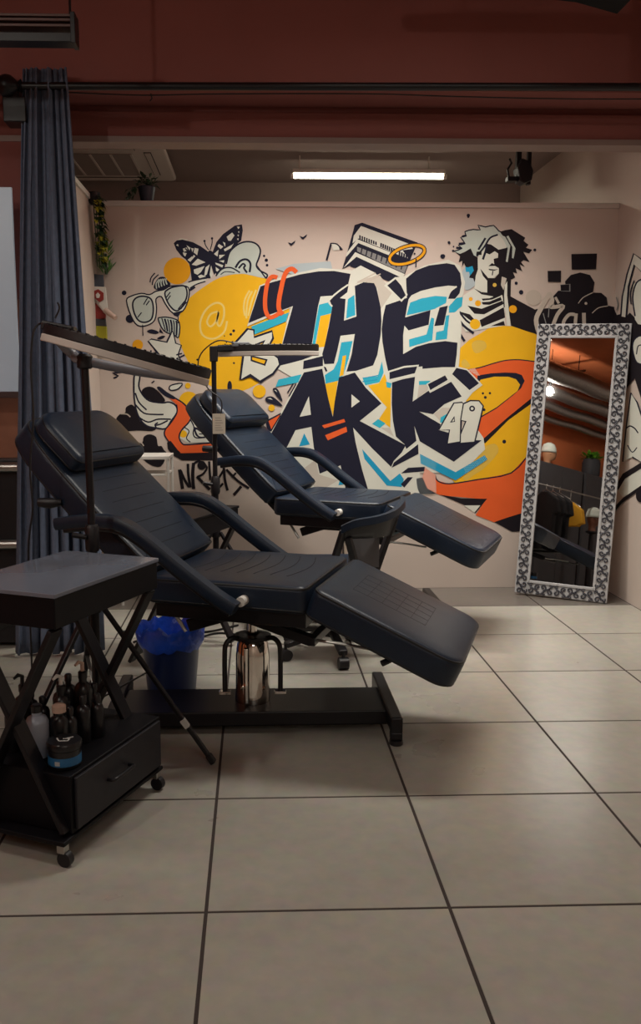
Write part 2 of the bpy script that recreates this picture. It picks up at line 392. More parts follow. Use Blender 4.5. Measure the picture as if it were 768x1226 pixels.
# white flame swirl behind the sun
m = Mural('mural_flame', 'painted white swirl with dark outline').at(200, 260, 6.4)
q = [(455, 360), (480, 270), (540, 212), (610, 188), (680, 202), (716, 250), (706, 310), (686, 368), (712, 408), (768, 440), (760, 470), (600, 436), (540, 436), (470, 432)]
m.P('p', q, 4).S('n', 1.5, q[:11])
q = [(375, 452), (410, 408), (450, 388), (500, 390), (560, 425), (480, 436)]
m.P('p', q, 4).S('n', 1.3, q[:5]).S('n', .8, [(412, 440), (450, 418), (520, 425)])
m.S('n', 1.9, [(525, 388), (560, 338), (608, 324), (640, 355), (634, 422)]).S('n', 1.7, [(550, 392), (582, 358), (600, 372), (590, 390), (615, 426)])
for x, y, r in ((762, 330, 13), (745, 297, 9), (768, 368, 10)): m.D('n', x, y, r)
m.at(200, 260, 6.4).S('n', 1.3, [(686, 368), (720, 415), (760, 470)])
m.done()
# amber disc, shell, sunglasses
m = Mural('mural_sunglasses', 'painted white framed sunglasses with an amber disc and striped shell').at(140, 260, 6.4)
m.D('a', 462, 412, 103, n=36)
m.P('n', [(285, 545), (295, 500), (325, 462), (362, 458), (385, 480), (412, 520), (340, 560)], 3)
for k in range(5): m.S('p', 1.1, [(305+20*k, 548-8*k), (302+18*k, 510-6*k), (325+14*k, 476-2*k)])
m.S('n', 1.1, [(255, 500), (262, 465), (292, 428)]).S('n', 1.1, [(272, 520), (280, 480), (320, 440)])
m.D('n', 56, 580, 18)
m.at(140, 370, 6.4).D('n', 100, 75, 32).at(140, 260, 6.4)
m.P('w', [(370, 570), (440, 535), (560, 500), (690, 470), (680, 490), (600, 520), (560, 545), (545, 600), (530, 640)]).S('n', 1.1, [(548, 498), (600, 482), (690, 468)]).S('n', 1.1, [(560, 545), (610, 515), (680, 492)]).S('n', 2, [(560, 560), (600, 535)], sm=0)
q = [(74, 640), (110, 605), (190, 584), (250, 594), (300, 568), (360, 556), (415, 528), (525, 528), (555, 560), (545, 640), (505, 720), (430, 735), (370, 660), (340, 608), (300, 628), (305, 700), (290, 790), (230, 830), (160, 830), (110, 760)]
m.P('w', q, 3).S('n', 1.2, q, True, 3)
q = [(122, 660), (150, 618), (205, 606), (262, 628), (280, 700), (266, 780), (215, 806), (165, 790), (132, 730)]
m.P('p', q, 4).S('n', 1.5, q, True)
q = [(368, 585), (400, 550), (450, 532), (522, 530), (538, 600), (505, 680), (455, 718), (400, 670)]
m.P('p', q, 4).S('n', 1.5, q, True)
for a, b in (((205, 670), (235, 620)), ((225, 675), (250, 640)), ((160, 768), (190, 730)), ((375, 620), (410, 575)), ((385, 640), (412, 600)), ((470, 705), (535, 625)), ((490, 705), (535, 650))): m.S('n', 1.0, [a, b], sm=0)
m.P('n', [(425, 735), (500, 715), (470, 765), (440, 755)])
m.done()
# star, cone and leaves
m = Mural('mural_star', 'painted white star with striped cone and leaves').at(140, 370, 6.4)
q = [(318, 80), (335, 65), (400, 65), (478, 100), (474, 215), (440, 200), (360, 165)]
m.P('p', q, 3).S('n', 1.2, q, True, 3)
for k in range(6): m.S('n', 1.7 if k % 2 else 1.1, [(345+22*k, 70+4*k), (360+20*k, 120), (372+17*k, 165+8*k)])
q = [(240, 245), (265, 230), (385, 255), (425, 155), (452, 262), (495, 278), (470, 350), (500, 420), (480, 440), (420, 410), (340, 372)]
m.P('w', q).S('n', 1.3, q, True, 0)
m.P('n', [(240, 245), (256, 262), (345, 350), (345, 385), (325, 372)]).P('w', [(256, 258), (262, 250), (340, 335), (336, 352)]).S('n', 2.2, [(462, 372), (480, 425)], sm=0).S('n', 1.2, [(455, 352), (500, 340)], sm=0).S('n', 1.4, [(480, 372), (520, 352)], sm=0).S('n', 1.5, [(385, 250), (425, 165)], sm=0)
m.P('n', [(232, 168), (270, 155), (322, 176), (300, 192), (250, 184)], 3).P('n', [(330, 145), (360, 190), (325, 178)]).P('n', [(308, 226), (345, 205), (372, 210), (340, 232)], 3)
m.S('n', .9, [(198, 120), (200, 205)], sm=0).S('n', .9, [(470, 60), (470, 110)], sm=0)
m.D('a', 160, 275, 41).D('n', 262, 322, 7)
m.done()
# bird with orange ribbon, clouds and tag on the left
m = Mural('mural_swan', 'painted white wing with orange ribbon neck and black clouds').at(130, 440, 5.908)
m.P('z', [(30, 432), (60, 410), (55, 362), (85, 327), (118, 320), (124, 282), (165, 262), (200, 300), (215, 362), (262, 412), (335, 425), (310, 450), (200, 446), (80, 456)], 3)
m.P('z', [(190, 552), (205, 526), (240, 530), (250, 490), (290, 472), (338, 492), (350, 552), (375, 555), (392, 582), (402, 606), (250, 602), (235, 612)], 3)
m.P('z', [(245, 640), (345, 640), (400, 640), (370, 700), (300, 690)], 3)
for q in ([(85, 327), (130, 330), (155, 350)], [(60, 410), (80, 410), (100, 430)], [(205, 526), (235, 535), (250, 555)]): m.S('q', 1.1, q)
q = [(186, 40), (222, 60), (214, 130), (240, 190), (290, 236), (380, 250), (432, 245), (478, 272), (484, 320), (442, 380), (405, 432), (340, 428), (270, 412), (222, 362), (192, 282), (180, 170)]
m.P('w', q, 3).S('n', 1.5, q, True, 3)
for q in ([(190, 180), (215, 245), (270, 300)], [(190, 262), (250, 322), (330, 332), (390, 332)], [(215, 352), (280, 386), (350, 366), (442, 366)], [(330, 410), (370, 400), (420, 375)], [(340, 430), (330, 405), (350, 390)]): m.S('n', 1.4, q)
m.P('z', [(235, 172), (258, 142), (310, 138), (362, 178), (402, 238), (330, 242), (268, 216)], 3)
m.P('w', [(505, 500), (540, 420), (572, 330), (640, 320), (740, 485), (730, 528), (560, 532)])
m.S('n', 1.2, [(582, 372), (605, 420), (600, 470), (625, 498), (720, 490)]).P('n', [(608, 422), (650, 440), (700, 490), (640, 495), (612, 470)], 3).P('w', [(618, 440), (650, 455), (680, 485), (640, 485)], 3).S('n', 1, [(540, 425), (570, 450), (552, 500), (580, 528)]).S('n', 1, [(640, 470), (668, 470)])
m.D('y', 530, 470, 26)
m.D('y', 568, 240, 70, n=30).D('y', 562, 128, 20)
m.P('o', [(398, 185), (462, 215), (540, 265), (582, 335), (568, 385), (518, 440), (500, 492), (520, 536), (560, 544), (740, 535), (740, 602), (508, 606), (450, 552), (398, 482), (402, 440), (442, 390), (482, 320), (482, 262)])
m.S('n', 1.3, [(470, 215), (540, 262), (584, 335), (568, 388), (520, 440), (500, 490), (520, 536), (560, 546), (740, 532)]).S('n', 1.3, [(482, 262), (484, 320), (442, 390), (402, 440), (400, 484), (450, 552), (508, 606)])
m.P('n', [(343, 145), (365, 136), (412, 172), (475, 212), (455, 225), (392, 196)], 3)
m.P('z', [(415, 530), (440, 518), (508, 606), (740, 600), (740, 655), (520, 657), (450, 618), (420, 575)])
q = [(430, 150), (445, 125), (522, 112), (495, 150), (450, 162)]
m.P('w', q, 3).S('n', 1.2, q, True, 3)
m.S('n', 1.5, [(90, 35), (30, 40), (70, 60), (35, 75)], sm=2).S('n', 1.2, [(305, 110), (325, 95)], sm=0).S('n', 1.2, [(640, 300), (650, 270)], sm=0)
m.done()
m = Mural('mural_tag', 'hand-painted black tag lettering').at(150, 520, 5.12)
for wd, q in ((4.0, [(334, 215), (342, 270), (352, 335)]), (3.2, [(340, 222), (365, 280), (392, 322)]), (3.2, [(385, 180), (388, 250), (400, 325)]), (4.0, [(420, 175), (414, 250), (420, 335)]),
              (2.6, [(420, 180), (455, 165), (500, 200), (480, 240), (440, 262)]), (3.6, [(440, 258), (480, 300), (520, 338)]), (2.8, [(515, 165), (518, 220), (522, 280)]), (2.6, [(610, 210), (585, 250), (562, 290), (575, 325), (600, 300)]),
              (3.2, [(605, 205), (612, 280), (628, 345)]), (3.4, [(712, 318), (690, 345), (665, 372)]), (3.0, [(620, 215), (690, 285), (760, 330)]), (2.4, [(655, 265), (680, 235)]), (3.4, [(380, 440), (430, 492), (490, 482), (520, 440)])): m.S('z', wd, q)
m.D('z', 470, 190, 27).D('z', 290, 205, 9)
m.done()
# right planet with orange rings
m = Mural('mural_planet', 'painted yellow planet with orange rings')
m.P('y', [(546, 441), (551, 417), (562, 407), (574, 400), (587, 392), (602, 390), (618, 391), (634, 396), (650, 405), (648, 470), (640, 520), (634, 545), (612, 567), (575, 575), (545, 578), (530, 560), (570, 530), (560, 490)])
m.P('o', [(561, 442.5), (575, 440), (592, 434.8), (607, 431.5), (623, 431), (645, 434), (645, 478), (636, 478), (609, 500), (578, 527), (567, 524), (573, 500)])
m.S('n', 1, [(559, 443), (575, 440), (592, 434.8), (607, 431.3), (623, 430.8), (645, 433.5)])
m.P('n', [(572, 449.5), (588, 447), (605, 446), (618, 446.5), (625, 449), (628.5, 456), (624, 465), (615, 473), (595, 489), (576, 500), (570, 480)])
m.P('y', [(576, 454.5), (592, 451), (609, 451), (618, 454), (623, 460.5), (620, 468), (595, 487.5), (575, 499), (560, 490), (556, 478)])
m.P('z', [(641, 473), (641, 480), (609, 503), (581, 531), (577, 527), (609, 499)])
m.at(540, 370, 6.4)
for x, y, r in ((246, 646, 9), (300, 645, 9), (265, 677, 11), (255, 772, 11)): m.D('n', x, y, r)
m.P('h', [(160, 270), (200, 240), (260, 250), (270, 300), (190, 340)], 3).P('h', [(80, 410), (110, 385), (150, 440), (100, 450)], 3)
m.P('s', [(130, 465), (185, 452), (225, 510), (200, 510)]).dots('w', [(130, 465), (185, 452), (225, 510), (200, 510)], 1.9, .5)
m.at(480, 500, 4.8)
m.P('o', [(198, 325), (212, 362), (280, 380), (440, 355), (635, 318), (740, 205), (720, 545), (540, 602), (430, 560), (490, 470), (230, 446), (204, 436)])
m.S('n', 1.2, [(198, 330), (214, 364), (280, 380), (440, 356), (635, 318), (740, 205)], sm=3)
m.P('z', [(225, 442), (350, 464), (497, 466), (430, 548), (360, 500)]).P('w', [(362, 504), (458, 504), (424, 545)])
m.P('z', [(538, 600), (610, 575), (730, 538), (725, 650), (640, 656), (590, 628)])
m.D('n', 595, 138, 11).P('h', [(470, 180), (540, 150), (560, 200), (480, 290), (420, 330), (380, 360), (360, 340), (440, 270)], 3)
m.done()
# portrait
m = Mural('mural_portrait', 'painted black and white head with wavy hair and bare shoulder').at(530, 260, 6.4)
m.P('l', [(150, 420), (190, 380), (250, 420), (260, 500), (230, 540), (180, 560), (160, 500)], 3)
m.P('p', [(90, 262), (150, 240), (120, 215), (175, 205), (140, 155), (182, 142), (172, 112), (235, 95), (290, 98), (272, 62), (330, 76), (392, 64), (425, 100), (470, 130), (512, 142), (560, 240), (545, 320), (500, 330), (350, 300), (240, 300), (170, 270), (130, 282)])
m.S('n', 1.1, [(90, 262), (150, 240), (120, 215), (175, 205), (140, 155), (182, 142), (172, 112), (235, 95), (290, 98), (272, 62), (330, 76), (392, 64), (430, 105), (475, 125)], sm=2)
for q in ([(105, 235), (150, 238)], [(125, 205), (170, 200)], [(150, 150), (185, 140)]): m.S('n', 2, q, sm=0)
m.P('z', [(95, 265), (135, 282), (172, 266), (216, 240), (240, 292), (270, 310), (272, 400), (246, 500), (236, 470), (205, 465), (215, 420), (180, 385), (165, 352), (150, 385), (152, 335), (125, 345), (135, 300)])
m.P('b', [(175, 380), (195, 385), (230, 375), (240, 410), (210, 450), (205, 420), (180, 420)])
m.P('z', [(440, 112), (480, 100), (530, 92), (590, 130), (635, 158), (622, 182), (660, 212), (640, 235), (688, 250), (664, 278), (620, 266), (640, 300), (668, 345), (622, 330), (602, 345), (632, 382), (592, 362), (612, 414), (562, 392), (572, 432), (540, 422), (558, 462), (530, 478), (470, 460), (440, 340), (500, 200)])
m.P('w', [(270, 312), (330, 232), (370, 160), (430, 135), (490, 180), (495, 300), (442, 330), (432, 430), (392, 470), (350, 466), (345, 585), (245, 548), (255, 450), (272, 400)])
m.P('z', [(328, 232), (342, 205), (372, 210), (430, 250), (496, 234), (505, 300), (420, 262), (400, 262), (362, 286), (336, 276)])
m.P('z', [(402, 262), (430, 258), (495, 238), (545, 330), (540, 462), (476, 452), (452, 520), (472, 572), (400, 584), (343, 582), (343, 466), (402, 468), (432, 432), (432, 392), (398, 370), (392, 320), (425, 312), (428, 280)])
m.P('z', [(290, 395), (350, 466), (345, 490), (310, 450)])
m.P('p', [(428, 130), (480, 150), (520, 220), (500, 345), (486, 340), (500, 240), (470, 180)]).P('p', [(505, 142), (560, 240), (545, 318), (532, 312), (536, 230), (490, 150)])
m.S('n', 1.6, [(262, 300), (320, 230), (365, 160), (425, 135)]).S('n', 2.0, [(310, 325), (328, 270), (340, 220)]).S('n', 2.4, [(275, 250), (330, 160)]).P('z', [(262, 265), (300, 262), (300, 290), (258, 290)])
m.P('z', [(352, 376), (380, 352), (400, 364), (432, 384), (400, 374)]).P('z', [(352, 396), (400, 402), (430, 398), (400, 410), (362, 408)]).S('n', 1.0, [(386, 412), (382, 446)], sm=0)
m.P('w', [(160, 600), (245, 545), (340, 590), (450, 580), (475, 660), (480, 830), (300, 860), (180, 880), (90, 740)])
m.P('z', [(240, 545), (300, 575), (400, 582), (470, 560), (480, 590), (400, 610), (300, 592)])
for q in ([(300, 625), (360, 622), (436, 590), (448, 602), (380, 632), (310, 640)], [(300, 652), (360, 648), (446, 612), (455, 636), (360, 672), (310, 670)], [(192, 678), (300, 702), (460, 640), (470, 665), (320, 745), (245, 740)], [(285, 790), (470, 690), (480, 770), (300, 842)], [(120, 720), (210, 745), (260, 800), (240, 812)], [(370, 835), (470, 795), (480, 830)]): m.P('z', q)
m.S('n', 2.2, [(85, 770), (110, 850), (150, 920), (170, 950)], sm=3).S('n', 2.2, [(100, 745), (160, 830), (240, 890)], sm=3).S('n', 1.8, [(130, 725), (180, 790), (240, 830)], sm=3)
m.P('z', [(508, 600), (620, 660), (735, 722), (700, 800), (735, 900), (640, 872), (526, 832), (505, 700)])
m.P('z', [(455, 545), (478, 455), (525, 475), (522, 610), (500, 700), (470, 690)]).P('w', [(478, 520), (497, 490), (496, 600), (508, 700), (522, 835), (496, 832), (478, 700), (472, 600)]).P('f', [(455, 455), (492, 470), (468, 560), (448, 520)])
for x, y, r, c in ((217, 628, 15, 'a'), (272, 660, 23, 'a'), (250, 820, 40, 'y'), (540, 705, 30, 'a'), (400, 520, 15, 'h')): m.D(c, x, y, r)
m.D('q', 698, 617, 60, n=30)
for x, y, r in ((50, 195, 11), (5, 300, 16), (708, 252, 11), (565, 506, 12), (603, 576, 17), (82, 258, 9), (198, -2, 9), (85, 226, 6)): m.D('n', x, y, r)
m.done()
# brutalist building with a halo, flag and birds
m = Mural('mural_building', 'painted tilted building with a halo ring and flag').at(380, 255, 5.486)
m.P('n', [(165, 368), (200, 250), (236, 120), (246, 80), (295, 64), (660, 195), (618, 290), (575, 405), (520, 470), (400, 420), (250, 330)])
m.P('w', [(232, 200), (240, 150), (288, 86), (616, 208), (628, 236), (560, 245), (600, 300), (570, 290), (400, 222), (270, 168)])
for k in range(8): m.P('n', [(276+15*k, 145+6*k), (286+15*k, 148+6*k), (286+15*k, 178+5*k), (276+15*k, 174+5*k)])
for k in range(7): m.P('n', [(415+14*k, 196+6*k), (426+14*k, 200+6*k), (424+14*k, 228+6*k), (413+14*k, 224+6*k)])
for k in range(5): m.P('n', [(536+15*k, 250+7*k), (547+15*k, 254+7*k), (545+15*k, 284+6*k), (534+15*k, 280+6*k)])
m.P('w', [(195, 262), (262, 172), (480, 258), (480, 282), (270, 198), (190, 290)])
m.P('g', [(262, 222), (400, 275), (480, 310), (592, 350), (572, 396), (400, 320), (262, 252)])
for k in range(9): m.S('n', 1.1, [(295+33*k, 230+13*k), (287+33*k, 268+13*k)], sm=0)
m.P('w', [(172, 362), (250, 258), (575, 402), (560, 428), (380, 345), (258, 288)])
m.P('n', [(215, 350), (258, 292), (540, 420), (545, 450), (420, 420)])
ring = [(590+120*math.cos(t)*.95+54*math.sin(t)*.31, 275-120*math.cos(t)*.31+54*math.sin(t)*.95) for t in [2*math.pi*k/28 for k in range(28)]]
m.S('n', 5.2, ring, True, 0).S('a', 3.1, ring, True, 0)
m.S('n', 1.8, [(62, 312), (92, 198)], sm=0)
q = [(92, 200), (130, 205), (165, 242), (105, 246)]
m.P('w', q).S('n', 1.2, q[:3], False, 2).P('n', [(140, 215), (168, 244), (148, 245)])
m.S('n', 1.0, [(650, 300), (648, 358)], sm=0).D('n', 640, 268, 6)
m.at(0, 0, 1)
for x, y in ((350, 292), (364, 284.5)): m.P('n', [(x-5, y-2), (x-1, y-.5), (x+4, y-4), (x+3, y-1), (x-1, y+2.5), (x-3, y+1)])
for x, y, r in ((561, 258, 2), (530, 307, 2.6), (538, 291, 1.5)): m.D('n', x, y, r)
m.done()
# the big lettering
m = Mural('mural_lettering', 'large navy graffiti lettering with white outline')
m.P('l', [(330, 322), (352, 316), (396, 313), (398, 322), (355, 330)])
m.P('w', [(296, 391), (311, 342), (330, 334), (355, 327), (384, 321), (422, 323.5), (432, 318), (448, 326), (463, 339), (474, 332), (484, 331), (508, 318), (537, 311), (551, 318), (557, 338), (555, 352), (549, 364), (553, 390), (550, 434), (549, 441), (560, 442), (578, 461), (566, 470), (558, 480), (562, 500), (579, 524), (581, 538), (545, 574), (527, 566), (503, 566), (505, 600), (470, 610), (400, 610), (330, 590), (310, 545), (324, 516), (357, 456), (330, 440), (330, 425), (349, 368)])
m.P('f', [(425, 340), (440, 333), (455, 330), (470, 350), (455, 372), (452, 345), (440, 337)])
for q in ([(428, 338), (450, 327)], [(430, 342), (454, 331)], [(440, 335), (456, 328)]): m.S('q', 1.0, q, sm=0)
m.P('y', [(329, 402), (344, 386), (335, 424), (320, 432), (323, 400)])
m.at(260, 300, 6.4).P('c', [(262, 582), (552, 474), (530, 542), (290, 642)]).P('y', [(440, 600), (527, 555), (480, 775), (410, 790), (432, 610)])
m.at(0, 0, 1)
m.P('n', [(297.5, 387), (312, 343), (326, 338), (344, 333), (360, 328.5), (381.5, 325), (400, 324.5), (420, 328), (417, 341), (399, 354), (384, 355), (381, 367), (373, 416), (377.5, 425), (362, 431), (335, 438), (332, 429), (336, 420), (351, 366.5), (314.7, 380)])
m.at(330, 300, 6.4).P('c', [(335, 415), (405, 398), (435, 430), (425, 482), (345, 502), (300, 745), (280, 745), (300, 600)]).P('y', [(345, 502), (425, 484), (375, 738), (304, 745)])
m.at(0, 0, 1)
m.P('n', [(417.5, 341.5), (405, 350), (395, 360), (398, 367), (394, 390), (389, 413), (386, 424), (388.5, 436), (400, 435.5), (404, 420), (408, 402), (425, 400), (421, 425), (415, 445), (426.6, 444), (447, 437.5), (452, 425), (456, 401), (457, 384), (456, 368), (451, 345), (448, 339), (435.6, 338), (425, 342.5), (427, 379), (412, 384), (414, 358), (407, 357), (416, 350)])
m.S('w', 1.5, [(417, 341), (405, 349.5), (394, 360), (398, 367)], sm=3)
m.at(330, 300, 6.4).P('c', [(556, 372), (605, 340), (612, 495), (542, 520)]).dots('b', [(556, 372), (605, 340), (612, 495), (542, 520)], 1.9, .5)
m.at(320, 400, 5.908)
q = [(525, 60), (605, 48), (575, 180), (540, 290), (500, 332), (415, 352), (408, 290), (470, 250), (500, 190)]
m.P('c', q).dots('b', q, 1.9, .5).P('y', [(535, 155), (560, 150), (540, 290), (512, 302)]).P('y', [(412, 352), (500, 330), (466, 580), (430, 450)])
m.at(420, 300, 5.12)
m.P('n', [(340, 172), (400, 122), (480, 92), (590, 78), (638, 88), (672, 140), (680, 205), (668, 262), (640, 296), (592, 296), (612, 250), (650, 220), (600, 215), (520, 226), (430, 248), (372, 275), (355, 300), (345, 350), (335, 410), (490, 365), (478, 455), (355, 490), (330, 460), (322, 520), (322, 635), (400, 590), (480, 568), (580, 555), (655, 565), (650, 640), (640, 715), (560, 715), (440, 725), (440, 710), (330, 720), (230, 740), (210, 650), (195, 560), (190, 480), (200, 400), (215, 335), (290, 310), (345, 290)])
m.S('w', 1.5, [(592, 296), (612, 250), (650, 220)], sm=3)
m.P('w', [(205, 215), (275, 162), (320, 205), (350, 272), (312, 315)]).P('n', [(225, 215), (275, 175), (310, 215), (338, 275), (310, 300)])
m.P('n', [(545, 350), (596, 338), (570, 457), (513, 463)])
for q in ([(365, 320), (430, 295), (520, 278), (590, 284), (585, 322), (510, 360), (343, 397)], [(495, 410), (512, 418), (500, 550), (360, 592), (358, 545), (465, 515)], [(525, 500), (570, 490), (585, 400), (605, 395), (590, 542), (520, 550)], [(603, 342), (650, 290), (688, 285), (682, 340), (640, 378), (603, 382)]): m.P('c', q).dots('b', q, 1.9, .5)
m.at(0, 0, 1)
m.P('n', [(364, 446), (386, 441.5), (388, 451), (393, 476), (398.7, 499), (401, 480), (406, 452), (425, 446), (438, 464), (457, 483), (431, 504), (486, 533), (481, 542), (471.7, 551.7), (468.5, 559), (446, 537), (423, 512), (426, 530), (434, 563), (442, 590), (415, 590), (408, 557), (383, 567), (376, 536), (373, 511), (354, 515), (346, 531), (330, 560), (312, 545), (326, 517)])
m.P('w', [(370, 474.5), (372.5, 496.5), (359, 499)]).P('w', [(421, 472), (431, 480.5), (421, 488)])
m.P('f', [(378, 550), (382, 568), (405, 575), (380, 590), (365, 560)])
m.at(320, 400, 5.908).P('o', [(388, 646), (545, 600), (553, 622), (405, 666)]).P('o', [(410, 715), (560, 655), (567, 690), (430, 751)])
m.P('n', [(258, 190), (395, 155), (395, 225), (255, 248)]).P('n', [(400, 230), (415, 234), (427, 262), (414, 266)]).P('c', [(80, 322), (245, 284), (220, 342), (60, 374)])
m.S('n', 1.2, [(185, 350), (145, 415)], sm=0).S('n', 1.2, [(205, 352), (155, 440)], sm=0)
m.P('n', [(40, 392), (60, 380), (85, 405), (110, 478), (70, 440)], 3).P('n', [(-10, 450), (30, 440), (70, 465), (110, 510), (40, 495), (-5, 478)], 3).P('w', [(50, 395), (62, 395), (72, 412)]).P('w', [(0, 455), (25, 452), (40, 465)])
m.D('y', 32, 522, 23).D('y', -55, 405, 46)
m.P('n', [(-10, 612), (100, 555), (95, 580), (30, 690), (0, 680)]).P('o', [(10, 615), (92, 570), (30, 672)])
m.at(330, 490, 4.8).P('b', [(165, 138), (198, 202), (136, 213)]).P('b', [(498, 228), (512, 285), (640, 438), (725, 446), (738, 402), (715, 368), (660, 412)]).P('b', [(370, 402), (402, 430), (362, 436)]).P('n', [(378, 385), (440, 376), (425, 396), (390, 398)])
m.P('n', [(720, 430), (760, 390), (790, 390), (740, 450)])
m.at(430, 410, 4.8)
m.P('y', [(52, 248), (115, 234), (148, 180), (165, 240), (186, 260), (180, 490), (115, 440), (160, 372), (125, 335)]).P('c', [(20, 202), (108, 196), (132, 108), (142, 172), (118, 228), (36, 246)]).P('c', [(155, 225), (188, 235), (182, 262), (160, 258)])
m.P('c', [(75, 468), (110, 440), (152, 465), (120, 492)]).P('f', [(125, 490), (178, 490), (200, 540)])
for q in ([(30, 205), (110, 190)], [(20, 225), (105, 215)]): m.S('b', .9, q, sm=0)
m.P('w', [(165, 165), (260, 135), (345, 128), (325, 195), (180, 225)]).P('n', [(175, 172), (260, 146), (335, 138), (321, 177), (176, 212)])
m.P('f', [(345, 240), (400, 240), (395, 275), (335, 320)]).P('c', [(345, 222), (412, 220), (395, 242), (345, 244)])
m.P('n', [(190, 230), (250, 212), (322, 198), (308, 340), (400, 277), (408, 290), (530, 226), (590, 310), (490, 355), (425, 412), (345, 397), (470, 470), (455, 502), (520, 520), (600, 560), (705, 562), (545, 685), (350, 568), (318, 480), (330, 565), (272, 612), (262, 585), (212, 540), (195, 450), (188, 350)])
m.P('f', [(430, 412), (480, 375), (530, 375), (490, 465), (470, 455)]).P('c', [(470, 430), (505, 410), (492, 462), (466, 460)])
m.P('w', [(388, 238), (498, 180), (518, 215), (410, 285)]).P('n', [(396, 240), (495, 189), (510, 215), (410, 274)])
m.P('w', [(522, 182), (556, 136), (622, 152), (702, 235), (637, 287)]).P('n', [(535, 182), (560, 146), (620, 160), (690, 235), (635, 274)])
m.P('n', [(200, 690), (268, 640), (340, 584), (342, 640), (188, 720)]).P('n', [(242, 752), (282, 720), (378, 714), (378, 740)])
q = [(350, 640), (555, 745), (722, 648), (738, 672), (555, 792), (355, 695)]
m.P('b', q); m.dots('p', [(350, 640), (440, 690), (440, 740), (355, 695)], 2.2, .45).dots('p', [(600, 720), (722, 648), (738, 672), (610, 755)], 2.2, .45)
m.at(480, 500, 4.8).P('s', [(140, 285), (200, 330), (205, 435), (150, 405), (125, 345)]).dots('w', [(140, 285), (200, 330), (205, 435), (150, 405), (125, 345)], 2, .5)
m.P('n', [(90, 350), (125, 345), (155, 410), (200, 436), (110, 440), (95, 400)]).dots('p', [(90, 350), (125, 345), (155, 410), (200, 436), (110, 440), (95, 400)], 2.4, .5)
m.done()
# orange quotation marks, numerals 13 and 49
m = Mural('mural_quotation_marks', 'painted orange opening quotation marks').at(260, 300, 6.4)
m.S('o', 5.0, [(462, 208), (425, 200), (392, 235), (375, 310), (368, 400), (376, 470), (405, 512), (450, 498), (475, 480)]).S('o', 5.4, [(610, 168), (575, 140), (535, 160), (508, 220), (488, 310), (474, 390), (476, 450), (505, 490)])
m.done()
m = Mural('mural_numerals', 'painted white numerals 13 and 49').at(260, 380, 6.4)
q = [(128, 208), (235, 88), (283, 97), (284, 152), (422, 105), (430, 160), (385, 245), (470, 310), (482, 362), (430, 432), (330, 492), (255, 440), (178, 476), (200, 300), (212, 215), (160, 245)]
m.P('w', q).S('n', 2.6, q, True, 0)
m.P('n', [(275, 212), (372, 172), (325, 262), (272, 262)]).P('y', [(290, 222), (352, 194), (316, 250), (290, 250)]).P('n', [(258, 290), (388, 322), (370, 372), (258, 335)]).P('y', [(270, 305), (372, 330), (360, 356), (270, 325)])
m.P('n', [(178, 476), (255, 440), (330, 492), (430, 432), (335, 506), (255, 458), (190, 480)])
m.at(430, 410, 4.8)
q = [(458, 502), (545, 348), (592, 344), (600, 352), (640, 334), (690, 335), (714, 365), (702, 420), (665, 572), (584, 580), (580, 572), (508, 582), (520, 502)]
m.P('w', q).S('n', 1.3, q, True, 0).P('n', [(548, 422), (552, 456), (522, 461)]).P('w', [(546, 436), (547, 452), (534, 454)]).D('n', 650, 380, 17).D('w', 650, 380, 8).P('n', [(586, 445), (618, 452), (584, 535)]).P('q', [(592, 452), (608, 456), (590, 505)]).S('n', 1.1, [(600, 352), (585, 440), (582, 575)], sm=0)
m.done()
# black cloud, rectangles and script beside the mirror
m = Mural('mural_cloud', 'painted black cloud with pale script and black rectangles').at(640, 290, 6)
m.P('z', [(-40, 560), (-20, 490), (20, 480), (60, 478), (150, 470), (138, 430), (136, 388), (170, 350), (226, 345), (220, 282), (262, 236), (330, 218), (400, 236), (432, 290), (420, 362), (480, 364), (520, 398), (527, 455), (572, 465), (592, 512), (597, 600), (597, 700), (40, 700)])
for q in ([(315, 440), (350, 398), (420, 362)], [(415, 510), (460, 472), (530, 458)]): m.S('q', .8, q)
m.P('z', [(265, 86), (450, 82), (443, 195), (268, 198)]).P('z', [(95, 207), (192, 205), (190, 287), (97, 285)]).P('g', [(186, 306), (258, 300), (258, 355), (190, 353)]).P('z', [(188, 308), (250, 303), (250, 350), (190, 350)])
for wd, q in ((5.5, [(112, 365), (45, 480), (12, 560), (35, 660)]), (4.5, [(105, 360), (130, 420), (112, 462), (150, 465), (208, 460), (165, 520), (132, 600)]), (4, [(290, 520), (250, 520), (215, 560), (205, 600)]), (4, [(300, 512), (292, 600)]), (4.5, [(355, 508), (357, 600)]), (3, [(150, 395), (175, 440)])): m.S('q', wd, q)
m.D('q', 370, 440, 10)
for q in ([(105, 470), (100, 540)], [(62, 510), (85, 590)]): m.S('g', .8, q)
m.done()
# figure on the right wall
m = Mural('mural_side_figure', 'painted white and black outline figure', 'right').at(730, 270, 3.5)
m.P('z', [(0, 360), (20, 340), (35, 375), (55, 370), (70, 385), (90, 365), (110, 385), (160, 400), (170, 830), (110, 640), (60, 700), (0, 600)])
q = [(52, 380), (58, 300), (78, 205), (106, 118), (150, 150), (150, 205), (108, 165), (84, 255), (74, 385)]
m.P('w', q).S('n', 1.4, q, False, 0)
m.P('w', [(104, 260), (118, 240), (150, 232), (150, 400), (112, 395)], 3).S('n', 1.4, [(112, 380), (102, 300), (118, 240), (150, 222)]).S('n', 1.0, [(95, 330), (92, 280), (108, 230)])
q = [(102, 520), (108, 480), (135, 462), (160, 480), (160, 570), (120, 575)]
m.P('w', q, 3).S('n', 1.2, q, True, 3).S('n', 1, [(118, 540), (125, 505), (150, 500)])
q = [(60, 990), (75, 840), (95, 700), (120, 740), (150, 830), (150, 1000), (100, 970)]
